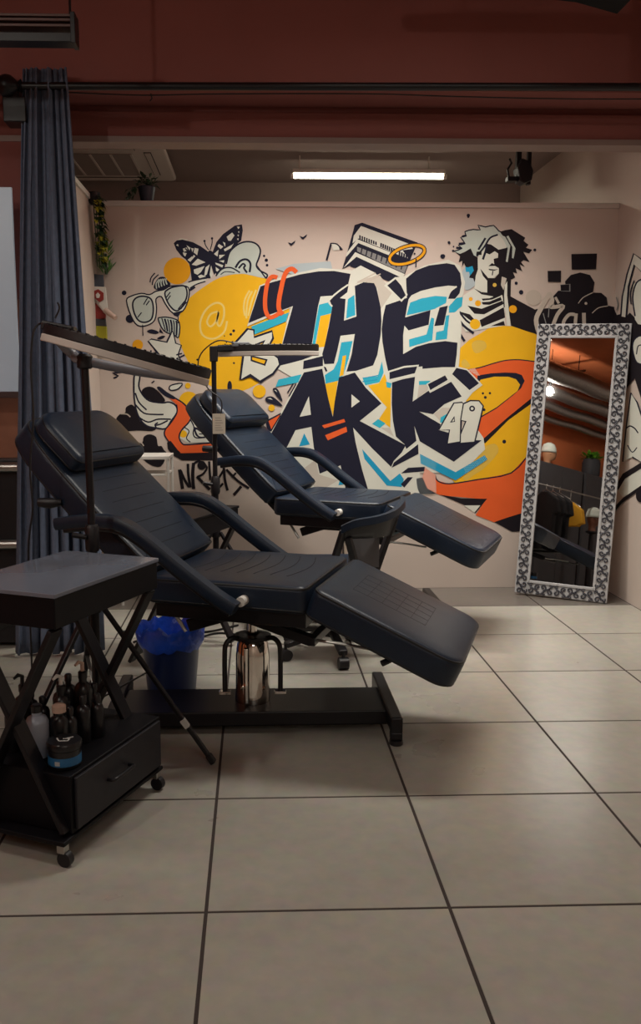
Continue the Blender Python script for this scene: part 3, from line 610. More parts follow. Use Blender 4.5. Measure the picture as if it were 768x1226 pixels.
m.P('w', q).S('n', 1.3, q, False, 0).S('n', 1.2, [(75, 850), (90, 840), (110, 850), (125, 870)]).S('n', 1, [(80, 920), (100, 950), (120, 930)])
m.P('z', [(30, 1090), (60, 1040), (150, 985), (150, 1010), (70, 1060), (40, 1110)]).P('w', [(40, 1110), (70, 1062), (150, 1012), (150, 1085), (60, 1140)]).P('z', [(20, 1185), (60, 1142), (150, 1080), (150, 1094), (60, 1160), (25, 1200)])
m.D('z', 133, 1130, 18, 30).S('g', 1, [(33, 300), (40, 330), (34, 355)])
m.done()

# ------------------------------------------------------------------ treatment chairs
def outl_ring(outline, ins, z):
    pts = [Vector(p) for p in outline]; k = len(pts); out = []
    for i in range(k):
        d = (pts[(i+1) % k]-pts[i-1]).normalized(); out.append((pts[i].x-d.y*ins, pts[i].y+d.x*ins, z))
    return out
def frame(o, xd, zd):
    """matrix with origin o, x axis xd, z axis zd"""
    x = Vector(xd).normalized(); z = Vector(zd).normalized(); y = z.cross(x); m = Matrix.Identity(4)
    for i in range(3): m[i][0], m[i][1], m[i][2], m[i][3] = x[i], y[i], z[i], Vector(o)[i]
    return m
def crown(x, y, x0, x1, hy, c):
    q = max(abs(x-(x0+x1)/2)/((x1-x0)/2), abs(y)/hy); z = 0; R = ((1, 0), (.75, .4375), (.45, .7975), (.15, .9775), (0, .9775))
    for (qa, za), (qb, zb) in zip(R, R[1:]):
        if qb <= q <= qa: z = za+(zb-za)*(qa-q)/(qa-qb)
    return z*c
def treatment_chair(label, loc, ang, dz):
    T = thing('treatment_chair', label, 'chair', (loc[0], loc[1], 0), -ang, 'black reclining treatment chairs')
    # base, kept square to the room while the top is swivelled
    b = MB().box(-.52, .50, -.13, .13, .035, .088).build('base_plate', BLACKM, T, bevel=.004); b.rotation_euler.z = ang
    for s in (-1, 1):
        f = MB(); f.box(-.022, .022, -.25, .27, .045, .105)
        f.box(-.022, .022, -.25, -.215, .018, .05).box(-.022, .022, .235, .27, .018, .05)
        f = f.build('base_foot', BLACKM, T, bevel=.006); f.location = (s*.515*math.cos(-ang)*1, s*.515*math.sin(ang), 0); f.rotation_euler.z = ang
        for yy in (-.235, .25):
            MB().lathe([(.022, 0), (.026, .004), (.024, .018), (.012, .02)], 12, (0, yy, 0)).build('rubber_pad', BLACKP, f, smooth=40)
    col = MB().lathe([(.066, .088), (.068, .10), (.066, .12), (.064, .27), (.058, .315), (.045, .335), (.02, .34)], 32).build('hydraulic_column', CHROME, T, smooth=35)
    MB().lathe([(.018, .33), (.018, .48+dz)], 20).build('piston', CHROME, col, smooth=35)
    MB().lathe([(.071, .335), (.071, .345), (.03, .35), (.02, .345)], 28).build('column_cap', BLACKM, col, smooth=35)
    MB().tube([(0, -.066, .10), (0, -.0685, .16), (0, -.0665, .31)], .011, 8).build('pump_rod', CHROME, col, smooth=40)
    for s in (-1, 1):
        pr = MB().tube(crom([(s*.045, -.03, .335), (s*.075, -.04, .343), (s*.098, -.05, .325), (s*.104, -.055, .28), (s*.104, -.06, .145)], 5), .010, 8).build('pedal_bar', BLACKM, T, smooth=40); pr.rotation_euler.z = ang
        MB().box(s*.104-.022, s*.104+.022, -.078, -.045, .133, .147).build('pedal_tip', CHROME, pr, bevel=.003)
    z = dz
    sf = MB().box(-.27, .29, -.265, .265, .462+z, .518+z).box(-.1, .1, -.09, .09, .42+z, .465+z)
    sf.bar((-.10, -.16, .44+z), (-.34, -.16, .53+z), .03, .03).bar((-.10, .16, .44+z), (-.34, .16, .53+z), .03, .03)
    sf.bar((-.17, -.2, .42+z), (.03, -.2, .49+z), .035, .045)
    sf.build('seat_frame', BLACKM, T, bevel=.004)
    for s in (-1, 1):
        MB().tube([(-.38, s*.12, .60+z), (-.22, s*.12, .37+z)], .007, 6).build('recline_strut', STEEL, T, smooth=40)
    # seat cushion
    o = rounded(-.30, .30, -.30, .30, .035)
    c = MB().rprism(o, .515+z, .612+z, .022, 4, .010).build('seat_cushion', LEATHER, T, smooth=50)
    MB().tube(outl_ring(o, .005, .602+z), .0045, 6, closed=True).tube(outl_ring(o, .004, .528+z), .004, 6, closed=True).build('piping', PIPING, c, smooth=60)
    st = MB()
    for k in range(7):
        x = -.18+.062*k; st.tube([(x+.03*math.sin(a*3.1), -.17+.36*a, .6122+z+crown(x+.03*math.sin(a*3.1), -.17+.36*a, -.3, .3, .3, .010)) for a in [j/12 for j in range(13)]], .0016, 5)
    st.build('stitching', STITCH, c)
    # leg rest
    Ml = frame((.325, 0, .612+z), (.475, 0, -.208), (.208, 0, .475))
    o = rounded(0, .545, -.295, .295, [.04, .075, .075, .04])
    c = MB().rprism(o, -.108, 0, .022, 4, .010, M=Ml).build('leg_rest', LEATHER, T, smooth=50)
    MB().tube(outl_ring(o, .005, -.010), .0045, 6, closed=True, M=Ml).tube(outl_ring(o, .004, -.096), .004, 6, closed=True, M=Ml).build('piping', PIPING, c, smooth=60)
    st = MB()
    for k in range(6): st.tube([(.10+.055*k, y, crown(.10+.055*k, y, 0, .545, .295, .010)-.0002) for y in [-.12+.02*j for j in range(13)]], .0009, 5, M=Ml)
    for k in range(5): st.tube([(x, -.12+.06*k, crown(x, -.12+.06*k, 0, .545, .295, .010)-.0002) for x in [.10+.025*j for j in range(12)]], .0009, 5, M=Ml)
    st.build('stitching', STITCH, c)
    for t in (-.15, .15):
        MB().tube([(.27, t, .392+z), (.40, t, .386+z), (.50, t, .376+z)], .0055, 6).build('leg_rest_rod', STEEL, T, smooth=40)
    MB().bar((-.02, -.15, .47+z), (.28, -.15, .388+z), .04, .035).bar((-.02, .15, .47+z), (.28, .15, .388+z), .04, .035).bar((.28, -.17, .388+z), (.28, .17, .388+z), .03, .03).build('leg_rest_linkage', BLACKM, T, bevel=.003)
    MB().tube([(-.62, -.30, .862+z), (-.655, -.315, .86+z), (-.70, -.32, .862+z)], [.012, .02, .017], 10).build('recline_handle', BLACKP, T, smooth=50)
    MB().bar((.10, 0, .46+z), (.42, 0, .47+z), .12, .03).build('leg_rest_bracket', BLACKM, T, bevel=.003)
    MB().tube([(.60, -.2, .40+z), (.575, -.23, .372+z), (.55, -.25, .362+z)], .011, 8).build('release_handle', BLACKP, T, smooth=40)
    # back rest and head pillow
    Mb = frame((-.285, 0, .655+z), (-.722, 0, .692), (.692, 0, .722))
    o = [(0, -.285), (.10, -.298), (.35, -.298), (.55, -.285), (.66, -.255), (.715, -.215), (.735, -.15), (.74, 0), (.735, .15), (.715, .215), (.66, .255), (.55, .285), (.35, .298), (.10, .298), (0, .285), (-.02, .25), (-.025, 0), (-.02, -.25)]
    oo = [(p.x, p.y) for p in crom([Vector(p) for p in o], 3, True)]
    a2 = sum(oo[i-1][0]*oo[i][1]-oo[i][0]*oo[i-1][1] for i in range(len(oo)))
    if a2 < 0: oo.reverse()
    c = MB().rprism(oo, -.105, 0, .024, 4, .008, M=Mb).build('back_rest', LEATHER, T, smooth=50)
    MB().tube(outl_ring(oo, .006, -.010), .0045, 6, closed=True, M=Mb).tube(outl_ring(oo, .005, -.093), .004, 6, closed=True, M=Mb).build('piping', PIPING, c, smooth=60)
    st = MB()
    for k in range(7): st.tube([(.06+.055*k, y, crown(.06+.055*k, y, -.025, .74, .298, .008)-.0001) for y in [-.17+.034*j for j in range(11)]], .0011, 5, M=Mb)
    st.build('stitching', STITCH, c)
    o = rounded(.44, .70, -.265, .265, [.03, .10, .10, .03])
    c = MB().rprism(o, -.004, .075, .03, 5, .012, M=Mb).build('head_pillow', LEATHER, T, smooth=50)
    MB().tube(outl_ring(o, .004, .055), .004, 6, closed=True, M=Mb).tube(outl_ring(o, .004, .014), .004, 6, closed=True, M=Mb).build('piping', PIPING, c, smooth=60)
    MB().box(-.06, .32, -.21, .21, -.125, -.10, M=Mb).build('back_board', BLACKM, T, bevel=.004)
    # arm rests
    sec = [(a*.031*(1 if abs(a) < .9 else .9), b*.021) for a, b in ((-1, -.5), (-.7, -1), (.7, -1), (1, -.5), (1, .5), (.7, 1), (-.7, 1), (-1, .5))]
    for s in (-1, 1):
        path = crom([(-.60, s*.36, .795+z), (-.47, s*.36, .812+z), (-.36, s*.36, .808+z), (-.27, s*.36, .765+z), (-.13, s*.36, .665+z), (.0, s*.36, .578+z), (.075, s*.36, .538+z)], 6)
        a = MB().sweep(path, sec, (0, 1, 0)).build('arm_rest', LEATHER, T, smooth=50)
        MB().sweep([(p[0], p[1], p[2]-.026) for p in path[2:-2]], [(u*.8, v*.45) for u, v in sec], (0, 1, 0)).build('arm_frame', BLACKM, a, smooth=50)
        MB().cyl((.082, s*.340, .556+z), (.082, s*.30, .556+z), .017, n=14).build('pivot_cap', WHITEPL if s < 0 else BLACKM, a, smooth=40)
    return T
treatment_chair('front black leather reclining treatment chair on a chrome hydraulic column', (-.016, 3.23), math.radians(20), 0)
treatment_chair('rear black leather reclining treatment chair standing close to the mural wall', (.485, 4.76), math.radians(25.3), .084)

# ------------------------------------------------------------------ workstations on X legs
def workstation(label, loc, ht, lower):
    T = thing('workstation_trolley', label, 'trolley', (loc[0], loc[1], 0), math.radians(66.2), 'black X-legged workstations')
    L, W = .263, .172
    MB().box(-L, L, -W, W, ht-.012, ht).build('table_top', GLOSS if lower else BLACKW, T, bevel=.002)
    MB().box(-L+.004, L-.004, -W+.004, W-.004, ht-.095, ht-.013).build('top_drawer_box', BLACKW, T, bevel=.003)
    z0 = .075 if lower else .012
    for sx in (-1, 1):
        for k, sy in enumerate((-1, 1)):
            x = sx*(L-.025-.02*k)
            MB().bar((x, sy*(W-.02), ht-.10), (x, -sy*(W-.02), z0+.008), .016, .050, up=(1, 0, 0)).build('leg', BLACKM, T, bevel=.003)
    MB().bar((-L+.03, W-.04, z0+.05), (L-.03, W-.04, z0+.05), .02, .03).build('cross_bar', BLACKM, T, bevel=.003)
    MB().bar((-L+.05, W-.06, ht-.14), (L-.05, W-.06, ht-.14), .02, .03).build('cross_bar', BLACKM, T, bevel=.003)
    if lower:
        MB().box(-L, L, -W, W, .062, .075).build('base_board', BLACKW, T, bevel=.003)
        b = MB().box(-L+.045, L-.005, -W+.006, W-.02, .0755, .24).build('lower_cabinet', BLACKW, T, bevel=.003)
        d = MB().box(-L+.06, L-.018, -W-.004, -W+.0058, .085, .232).build('drawer', DRAWER, b, bevel=.002)
        MB().tube(crom([(-.055, -W-.004, .165), (-.052, -W-.022, .166), (-.035, -W-.026, .167), (.035, -W-.026, .167), (.052, -W-.022, .166), (.055, -W-.004, .165)], 4), .006, 8).build('handle', BLACKM, d, smooth=50)
        for sx in (-1, 1):
            for sy in (-1, 1):
                cx, cy = sx*(L-.018), sy*(W-.018)
                c = MB().box(cx-.012, cx+.012, cy-.012, cy+.012, .038, .0615).build('caster', STEEL, T, bevel=.002)
                MB().cyl((cx-.010, cy-.008, .021), (cx+.010, cy-.008, .021), .021, n=16).build('wheel', BLACKP, c, smooth=40)
    return T
workstation('black trolley with glossy top, lower drawer and casters in the left foreground', (-.565, 2.505), .75, True)
workstation('black X-legged tray stand behind the front treatment chair', (-.345, 4.10), .70, False)

# bottles on the lower cabinet of the front trolley
U, Vv = Vector((.404, .915, 0)), Vector((-.915, .404, 0)); TC = Vector((-.565, 2.505, 0)); ZS = .2405
def tp(u, v): p = TC+U*u+Vv*v; return (p.x, p.y, ZS)
INK = mat('ink_bottle_black', (.010, .009, .011), .3, var=.1); CLEARW = mat('milky_plastic', (.34, .38, .46), .35); SKIN = mat('beige_cap', (.55, .38, .30), .45)
BLUEL = mat('blue_label', (.02, .13, .30), .45); PRINT = mat('white_print', (.65, .65, .63), .6, var=0)
def bottle(u, v, r, h, neck, cap, label, body=INK, capm=INK, pump=None):
    T = thing('bottle', label, 'bottle', tp(u, v), 0, 'bottles on the trolley shelf')
    MB().lathe([(r*.9, 0), (r, .004), (r, h*.78), (r*.8, h*.88), (neck, h*.93), (neck, h)], 18).build('body', body, T, smooth=40)
    c = MB().lathe([(cap, h), (cap, h+.018), (cap*.7, h+.022)], 14).build('cap', capm, T, smooth=40)
    if pump:
        MB().tube([(0, 0, h+.02), (0, 0, h+.045), (-.008, -.012, h+.052), (-.016, -.026, h+.046)], [.006, .006, .006, .004], 8).build('nozzle', pump, c, smooth=40)
    return T
bottle(-.135, .0, .033, .13, .014, .016, 'milky white squeeze bottle at the left of the trolley shelf', CLEARW)
bottle(-.10, -.05, .024, .125, .012, .020, 'dark bottle with a clear beige-topped cap near the drawer edge', INK, SKIN)
bottle(.06, -.02, .027, .17, .012, .014, 'tall black bottle with a beige pump nozzle', INK, INK, SKIN)
bottle(-.02, .0, .025, .15, .012, .014, 'black bottle with a white pump nozzle in the middle of the shelf', INK, INK, WHITEPL)
bottle(-.08, .09, .026, .16, .010, .012, 'slim black bottle with a black spout at the back of the shelf', INK, INK, BLACKP)
SMALL = ((-.09, .035, .022, .11), (-.05, -.05, .02, .10), (.0, -.06, .022, .12), (.03, .04, .024, .14), (-.03, .06, .02, .11), (-.13, .09, .022, .13), (.07, .04, .024, .15), (-.02, .11, .022, .12), (.05, -.075, .02, .11), (.10, -.03, .022, .12))
def scr_x(q): d = Vector(q)-CP; return d.dot(CR)/d.dot(_F)
WORD = ['leftmost', 'second', 'third', 'fourth', 'fifth', 'sixth', 'seventh', 'eighth', 'ninth', 'rightmost']
for k, (u, v, r, h) in enumerate(sorted(SMALL, key=lambda t: scr_x(tp(t[0], t[1])))):
    bottle(u, v, r, h, .009, .011, 'small plain black bottle on the trolley shelf, %s of ten%s' % (WORD[k], '' if k in (0, 9) else ' from the left'))
p = tp(-.155, -.105)
T = thing('ointment_tub', 'round black tub with a blue label standing at the shelf corner', 'tub', (p[0], p[1], p[2]), 0)
MB().lathe([(.042, 0), (.045, .004), (.045, .05), (.043, .052)], 24).build('body', INK, T, smooth=40)
MB().lathe([(.0455, .010), (.0458, .010), (.0458, .034), (.0455, .034)], 24).build('blue_label', BLUEL, T, smooth=40)
MB().lathe([(.047, .0525), (.048, .056), (.048, .068), (.045, .072)], 24).build('lid', INK, T, smooth=40)
lt = MB()
for a, b in (((-.022, .008), (-.012, -.012)), ((-.012, -.012), (.012, -.012)), ((.012, -.012), (.014, .004)), ((.014, .004), (-.004, .004)), ((.0, .004), (.022, .016))): lt.bar((a[0], a[1], .0728), (b[0], b[1], .0728), .004, .0008)
lt.build('printed_mark', PRINT, T)
lt = MB()
for k in range(7): a = -1.95+.045*k; lt.bar((.046*math.cos(a), .046*math.sin(a), .014), (.046*math.cos(a), .046*math.sin(a), .026), .0012, .0008, up=(math.cos(a), math.sin(a), 0))
lt.build('barcode', PRINT, T)

# ------------------------------------------------------------------ lamps on tripods
def tripod(T, x, y, top, az, lean=0., clamp=.75):
    MB().cyl((x, y, .16), (x, y, clamp), .016, n=14).build('lower_tube', BLACKM, T, smooth=40)
    MB().cyl((x, y, clamp-.02), (x-lean, y, top), .0125, n=14).build('upper_tube', BLACKM, T, smooth=40)
    MB().lathe([(.021, clamp-.06), (.024, clamp-.05), (.024, clamp+.02), (.018, clamp+.03)], 14, (x, y, 0)).cyl((x-.015, y-.02, clamp-.01), (x-.06, y-.03, clamp), .009, n=10).build('clamp', BLACKP, T, smooth=40)
    MB().lathe([(.023, .52), (.025, .53), (.025, .56), (.02, .57)], 14, (x, y, 0)).build('leg_collar', BLACKP, T, smooth=40)
    for k in range(3):
        a = az+k*2*math.pi/3; ca, sa = math.cos(a), math.sin(a)
        lg = MB().bar((x+.025*ca, y+.025*sa, .545), (x+.40*ca, y+.40*sa, .012), .020, .014).build('leg', BLACKM, T, bevel=.003)
        MB().bar((x+.385*ca, y+.385*sa, .034), (x+.405*ca, y+.405*sa, .006), .026, .02).build('rubber_tip', BLACKP, lg, bevel=.004)
        MB().bar((x+.017*ca, y+.017*sa, .22), (x+.18*ca, y+.18*sa, .318), .012, .005).build('brace', STEEL, lg)
    return T
P1 = (-.548, 2.91)
az1 = math.atan2(2.848-P1[1], -.166-P1[0])
T = thing('task_lamp', 'tilted half-moon LED lamp on a black tripod beside the curtain', 'lamp', (0, 0, 0), 0, 'half-moon lamps on tripods')
tripod(T, P1[0], P1[1], 1.345, az1, .006, .79)
# head: arc of the half moon (near), silver rear tube (far), tilted down to the right
def arc_head(T, c, tilt, yawr, R, spread, wid, parts):
    Mh = Matrix.Translation(c) @ Matrix.Rotation(yawr, 4, 'Z') @ Matrix.Rotation(tilt, 4, 'Y')
    n = 26; A = [math.pi*1.5-spread+2*spread*j/n for j in range(n+1)]
    def band(r0, r1, z0, z1):
        mb = MB(); v = []; fs = []
        for a in A:
            for r, z in ((r0, z0), (r1, z0), (r1, z1), (r0, z1)): v.append((r*math.cos(a), r*math.sin(a)*parts, z))
        for j in range(n):
            for q in range(4): fs.append((j*4+q, j*4+4+q, j*4+4+(q+1) % 4, j*4+(q+1) % 4))
        fs += [(0, 1, 2, 3), (n*4+3, n*4+2, n*4+1, n*4)]
        return mb.add(v, fs, 0, Mh)
    h = band(R-wid, R, 0, .032).build('lamp_housing', BLACKP, T, smooth=35, bevel=.003)
    band(R-wid+.004, R+.001, -.024, -.0005).build('light_diffuser', DIFF, T, smooth=35, bevel=.003)
    nt = MB()
    for j in range(1, 24, 1):
        a = A[0]+(A[-1]-A[0])*j/24; m2 = Mh @ Matrix.Translation((R*math.cos(a)*.985, R*math.sin(a)*.985*parts, .0335)) @ Matrix.Rotation(a, 4, 'Z')
        nt.box(-.012, .004, -.003, .003, -.004, .001, M=m2)
    nt.build('cooling_ribs', BLACKM, h)
    return Mh, A
Mh, A = arc_head(T, Vector((-.42, 2.95, 1.372)), math.radians(15.5), math.radians(3), .285, math.radians(78), .07, .62)
e0 = Mh @ Vector((.235*math.cos(A[0]), .235*math.sin(A[0])*.62, -.004)); e1 = Mh @ Vector((.25*math.cos(A[-1]), .25*math.sin(A[-1])*.62, -.004))
mid = Vector((P1[0]-.006, P1[1], 1.352))
tubep = crom([e0, e0.lerp(mid, .5)+Vector((0, .03, -.012)), mid+Vector((0, .0, .006)), mid.lerp(e1, .55)+Vector((0, .05, -.006)), e1], 6)
MB().tube(tubep, .016, 10)  .build('rear_tube', mat('silver_plastic', (.26, .27, .31), .35, var=.05), T, smooth=50)
MB().lathe([(.02, -.02), (.026, -.015), (.026, .02), (.018, .028)], 14, tuple(mid)).build('swivel_joint', BLACKP, T, smooth=40)
q = onY(72, 393, 2.93)
MB().box(-.055, .05, -.035, .035, -.016, .014, M=Matrix.Translation(q) @ Matrix.Rotation(math.radians(11), 4, 'Y')).build('power_box', BLACKP, T, bevel=.007)
q = q+Vector((-.045, 0, .012))
MB().tube(crom([(q.x, q.y, q.z+.01), *[onY(a, b, 3.02) for a, b in ((50, 386), (40, 398), (37, 440), (40, 500), (36, 560), (39, 610), (34, 660))], (-.80, 3.04, .35), (-.80, 3.05, .012), (-.74, 3.08, .006)], 6), .0035, 6).tube(crom([(q.x+.03, q.y, q.z+.02), (q.x+.045, q.y, q.z+.05), (q.x+.04, q.y, q.z+.07)], 4), .003, 6).build('power_cord', BLACKP, T, smooth=50)
tg = Vector((P1[0]+.31*math.cos(az1), P1[1]+.31*math.sin(az1), .139))
MB().bar(tg+Vector((-.012, -.004, .018)), tg+Vector((.006, -.004, -.008)), .023, .017).build('leg_sticker', PRINT, T)

P2 = (-.205, 4.42)
T = thing('task_lamp', 'level half-moon LED lamp with hanging paper tag behind the rear chair', 'lamp', (0, 0, 0), 0, 'half-moon lamps on tripods')
tripod(T, P2[0], P2[1], 1.475, math.radians(95), .0, .80)
MB().box(P2[0]-.02, P2[0]+.02, P2[1]-.02, P2[1]+.02, 1.40, 1.475).bar((P2[0], P2[1], 1.462), (P2[0]+.10, P2[1], 1.468), .03, .028).build('swivel_joint', BLACKP, T, bevel=.004)
arc_head(T, Vector((P2[0]+.27, P2[1]+.10, 1.452)), math.radians(-.6), math.radians(0), .262, math.radians(80), .06, .55)
MB().box(P2[0]+.09, P2[0]+.18, P2[1]-.02, P2[1]+.03, 1.472, 1.495).build('power_box', GREYPL, T, bevel=.006)
MB().tube(crom([(P2[0]+.10, P2[1]-.02, 1.49), (P2[0]+.02, P2[1]-.025, 1.50), (P2[0]-.06, P2[1]-.02, 1.44), (P2[0]-.075, P2[1]-.02, 1.36), (P2[0]-.03, P2[1]-.025, 1.27), (P2[0]+.035, P2[1]-.03, 1.21), (P2[0]+.03, P2[1]-.03, 1.12), (P2[0]+.01, P2[1]-.02, 1.02), (P2[0]-.02, P2[1], .7)], 6), .0035, 6).lathe([(.008, -.02), (.017, -.012), (.017, .012), (.008, .02)], 10, (P2[0]-.077, P2[1]-.02, 1.345)).build('power_cord', BLACKP, T, smooth=50)
tag_o = MB().box(P2[0]-.008, P2[0]+.055, P2[1]-.034, P2[1]-.032, 1.045, 1.145).build('paper_tag', mat('paper_tag', (.55, .49, .40), .8), T)
lt = MB()
for k in range(6): lt.box(P2[0]+.004, P2[0]+.044-.006*(k % 3), P2[1]-.0347, P2[1]-.0342, 1.062+.012*k, 1.065+.012*k)
lt.build('printed_lines', mat('faint_print', (.28, .25, .22), .8), tag_o)

# ------------------------------------------------------------------ waste bin with blue liner
BX, BY = -.362, 3.60
T = thing('waste_bin', 'grey bin lined with a crumpled blue bag behind the chair base', 'bin', (BX, BY, 0), 0)
MB().lathe([(.098, 0), (.102, .004), (.125, .255), (.128, .26), (.122, .26), (.099, .008)], 32).build('bucket', mat('translucent_bin', (.012, .026, .11), .3), T, smooth=40)
mb = MB(); n = 48; prof = [(.126, .198, .008), (.134, .215, .010), (.140, .240, .010), (.140, .265, .011), (.134, .284, .012), (.122, .290, .012), (.112, .268, .011), (.10, .20, .008), (.08, .10, .004), (.05, .05, 0)]
v = []
for r, z, a in prof:
    for j in range(n):
        t = 2*math.pi*j/n; k = a*(math.sin(5*t+z*40)+.8*math.sin(11*t+1+z*70)+.6*math.sin(17*t+z*90)); v.append(((r+k*.45)*math.cos(t), (r+k*.45)*math.sin(t), z+k*.9))
fs = [(i*n+j, i*n+(j+1) % n, (i+1)*n+(j+1) % n, (i+1)*n+j) for i in range(len(prof)-1) for j in range(n)]+[tuple(range((len(prof)-1)*n, len(prof)*n))]
mb.add([(x*1.02, y*1.02, z) for x, y, z in v], fs).build('blue_liner', BLUEBAG, T, smooth=55)

# ------------------------------------------------------------------ office stool between the chairs
SX, SY = .36, 4.10
T = thing('office_chair', 'black swivel office chair with low curved back between the treatment chairs', 'chair', (SX, SY, 0), 0)
for k in range(5):
    a = math.radians(-82+72*k); ca, sa = math.cos(a), math.sin(a)
    lg = MB().bar((.03*ca, .03*sa, .115), (.25*ca, .25*sa, .075), .042, .026).build('base_leg', BLACKP, T, bevel=.006)
    MB().cyl((.25*ca-.022*sa, .25*sa+.022*ca, .028), (.25*ca+.022*sa, .25*sa-.022*ca, .028), .028, n=16).build('caster', BLACKP, lg, smooth=40)
    MB().cyl((.25*ca, .25*sa, .03), (.25*ca, .25*sa, .08), .008, n=8).build('caster_pin', BLACKM, lg, smooth=40)
MB().lathe([(.04, .09), (.04, .14), (.025, .15), (.025, .28), (.016, .29), (.016, .40)], 20).build('gas_lift', BLACKM, T, smooth=40)
MB().rprism(rounded(-.20, .20, -.19, .19, .09), .40, .455, .02, 4, .008).build('seat', LEATHER, T, smooth=50)
MB().box(-.12, .12, -.1, .1, .385, .402).build('seat_plate', BLACKM, T, bevel=.003)
# curved band back, opening toward the mural; shaped like a rising rim
rim = crom([(.02, -.255, .645), (.08, -.27, .675), (.18, -.25, .69), (.26, -.20, .71), (.315, -.10, .735), (.335, .0, .745)], 6)
MB().sweep(rim, [(-.016, -.012), (.016, -.012), (.02, 0), (.016, .012), (-.016, .012), (-.02, 0)], (0, 0, 1)).build('back_rim', LEATHER, T, smooth=60)
mb = MB(); v = []; n = len(rim)
for p in rim: v += [(p[0], p[1], p[2]), (p[0]*.96, p[1]*.96+.005, p[2]-.05), (p[0]*.90, p[1]*.90+.01, .60)]
for p in rim: v += [(p[0]*.97, p[1]*.97+.012, p[2]), (p[0]*.93, p[1]*.93+.015, p[2]-.05), (p[0]*.87, p[1]*.87+.02, .60)]
fs = []
for j in range(n-1):
    for q in range(2):
        fs.append((j*3+q, j*3+3+q, j*3+4+q, j*3+1+q)); fs.append((n*3+j*3+q, n*3+j*3+1+q, n*3+j*3+4+q, n*3+j*3+3+q))
    fs.append((j*3+2, j*3+5, n*3+j*3+5, n*3+j*3+2)); fs.append((j*3, n*3+j*3, n*3+j*3+3, j*3+3))
mb.add(v, fs).build('back_shell', BLACKP, T, smooth=60)
for a, b in (((.03, -.25, .64), (-.02, -.18, .44)), ((.05, -.245, .61), (.10, -.19, .44)), ((.30, -.06, .70), (.20, -.10, .44)), ((.28, -.12, .68), (.19, -.14, .42))):
    MB().bar(a, b, .035, .022).build('back_post', BLACKP, T, bevel=.005)
MB().box(.06, .20, -.185, -.17, .46, .61).build('mesh_panel', mat('grey_mesh', (.10, .095, .10), .8), T, smooth=50)

# ------------------------------------------------------------------ leaning mirror with scrollwork frame
MW, MH = .541, 1.655
ym, ti, ro = math.radians(27.8), math.radians(7.15), math.radians(-1.42)
a0 = Vector((math.cos(ym), -math.sin(ym), 0)); nh = Vector((-math.sin(ym), -math.cos(ym), 0)); u0 = Vector((0, 0, 1))*math.cos(ti)-nh*math.sin(ti)
cx = a0*math.cos(ro)+u0*math.sin(ro); upv = -a0*math.sin(ro)+u0*math.cos(ro); nrm = cx.cross(upv)
org = Vector((1.837, 5.14, .009))
MM = Matrix.Identity(4)
for i in range(3): MM[i][0], MM[i][1], MM[i][2], MM[i][3] = cx[i], upv[i], nrm[i], org[i]      # local x across, y up, z toward the room
T = thing('standing_mirror', 'tall mirror in a silver scrollwork frame leaning in the corner', 'mirror')
T.matrix_world = MM
SILV = mat('silver_leaf_frame', (.42, .42, .43), .5, metal=.1, var=.2, scale=30); SILVD = mat('frame_relief', (.045, .045, .058), .5, metal=.1, var=.4, scale=60)
FW = .078
fr = MB(); w2 = MW/2
fr.box(-w2, -w2+FW, 0, MH, -.022, .0).box(w2-FW, w2, 0, MH, -.022, .0).box(-w2+FW, w2-FW, 0, FW, -.022, .0).box(-w2+FW, w2-FW, MH-FW, MH, -.022, .0)
fro = fr.build('frame', SILV, T, bevel=.004)
lip = MB(); e = .008
lip.box(-w2+FW-e, -w2+FW+e, FW-e, MH-FW+e, 0, .006).box(w2-FW-e, w2-FW+e, FW-e, MH-FW+e, 0, .006).box(-w2+FW, w2-FW, FW-e, FW+e, 0, .006).box(-w2+FW, w2-FW, MH-FW-e, MH-FW+e, 0, .006)
lip.build('inner_lip', SILV, fro, bevel=.002)
MB().box(-w2+FW-.002, w2-FW+.002, FW-.002, MH-FW+.002, -.012, -.004).build('mirror_glass', mat('mirror_silver', (.80, .80, .80), .012, metal=1, var=0), T)
def scroll(mb, cxx, cyy, along, flip):
    """one acanthus-like scroll unit about 6 cm long"""
    def p(a, b):
        b *= flip
        return (cxx+a, cyy+b, .003) if along == 'x' else (cxx+b, cyy+a, .003)
    def sp(c, r0, turns, st, dr):
        return [p(c[0]+(r0*(1-t/14*.8))*math.cos(st+dr*t/14*turns*6.283), c[1]+(r0*(1-t/14*.8))*math.sin(st+dr*t/14*turns*6.283)) for t in range(15)]
    k = 1.25
    mb.tube(sp((-.018*k, .010*k), .015*k, 1.1, -1.6, 1), [.0046]*15, 5)
    mb.tube(sp((.016*k, -.010*k), .014*k, 1.1, 1.6, 1), [.0046]*15, 5)
    mb.tube(sp((.018*k, .017*k), .009*k, .9, 2.6, -1), [.0042]*15, 5)
    mb.tube(sp((-.016*k, -.018*k), .009*k, .9, -.5, -1), [.0042]*15, 5)
    mb.tube([p(-.030*k, -.024*k), p(-.010*k, -.004*k), p(.006*k, .004*k), p(.030*k, .024*k)], .0044, 5)
fl_ = 1
uy = [FW/2+(MH-FW)*(k+.0)/20 for k in range(21)]
for side in (-1, 1):
    mb = MB()
    for k, y in enumerate(uy): scroll(mb, side*(w2-FW/2-.002), y, 'y', 1 if k % 2 else -1)
    mb.build('scroll_relief', SILVD, fro, smooth=60)
for y in (FW/2, MH-FW/2):
    mb = MB()
    for k in range(5): scroll(mb, -w2+FW+.038+(MW-2*FW-.076)*k/4, y, 'x', 1 if k % 2 else -1)
    mb.build('scroll_relief', SILVD, fro, smooth=60)

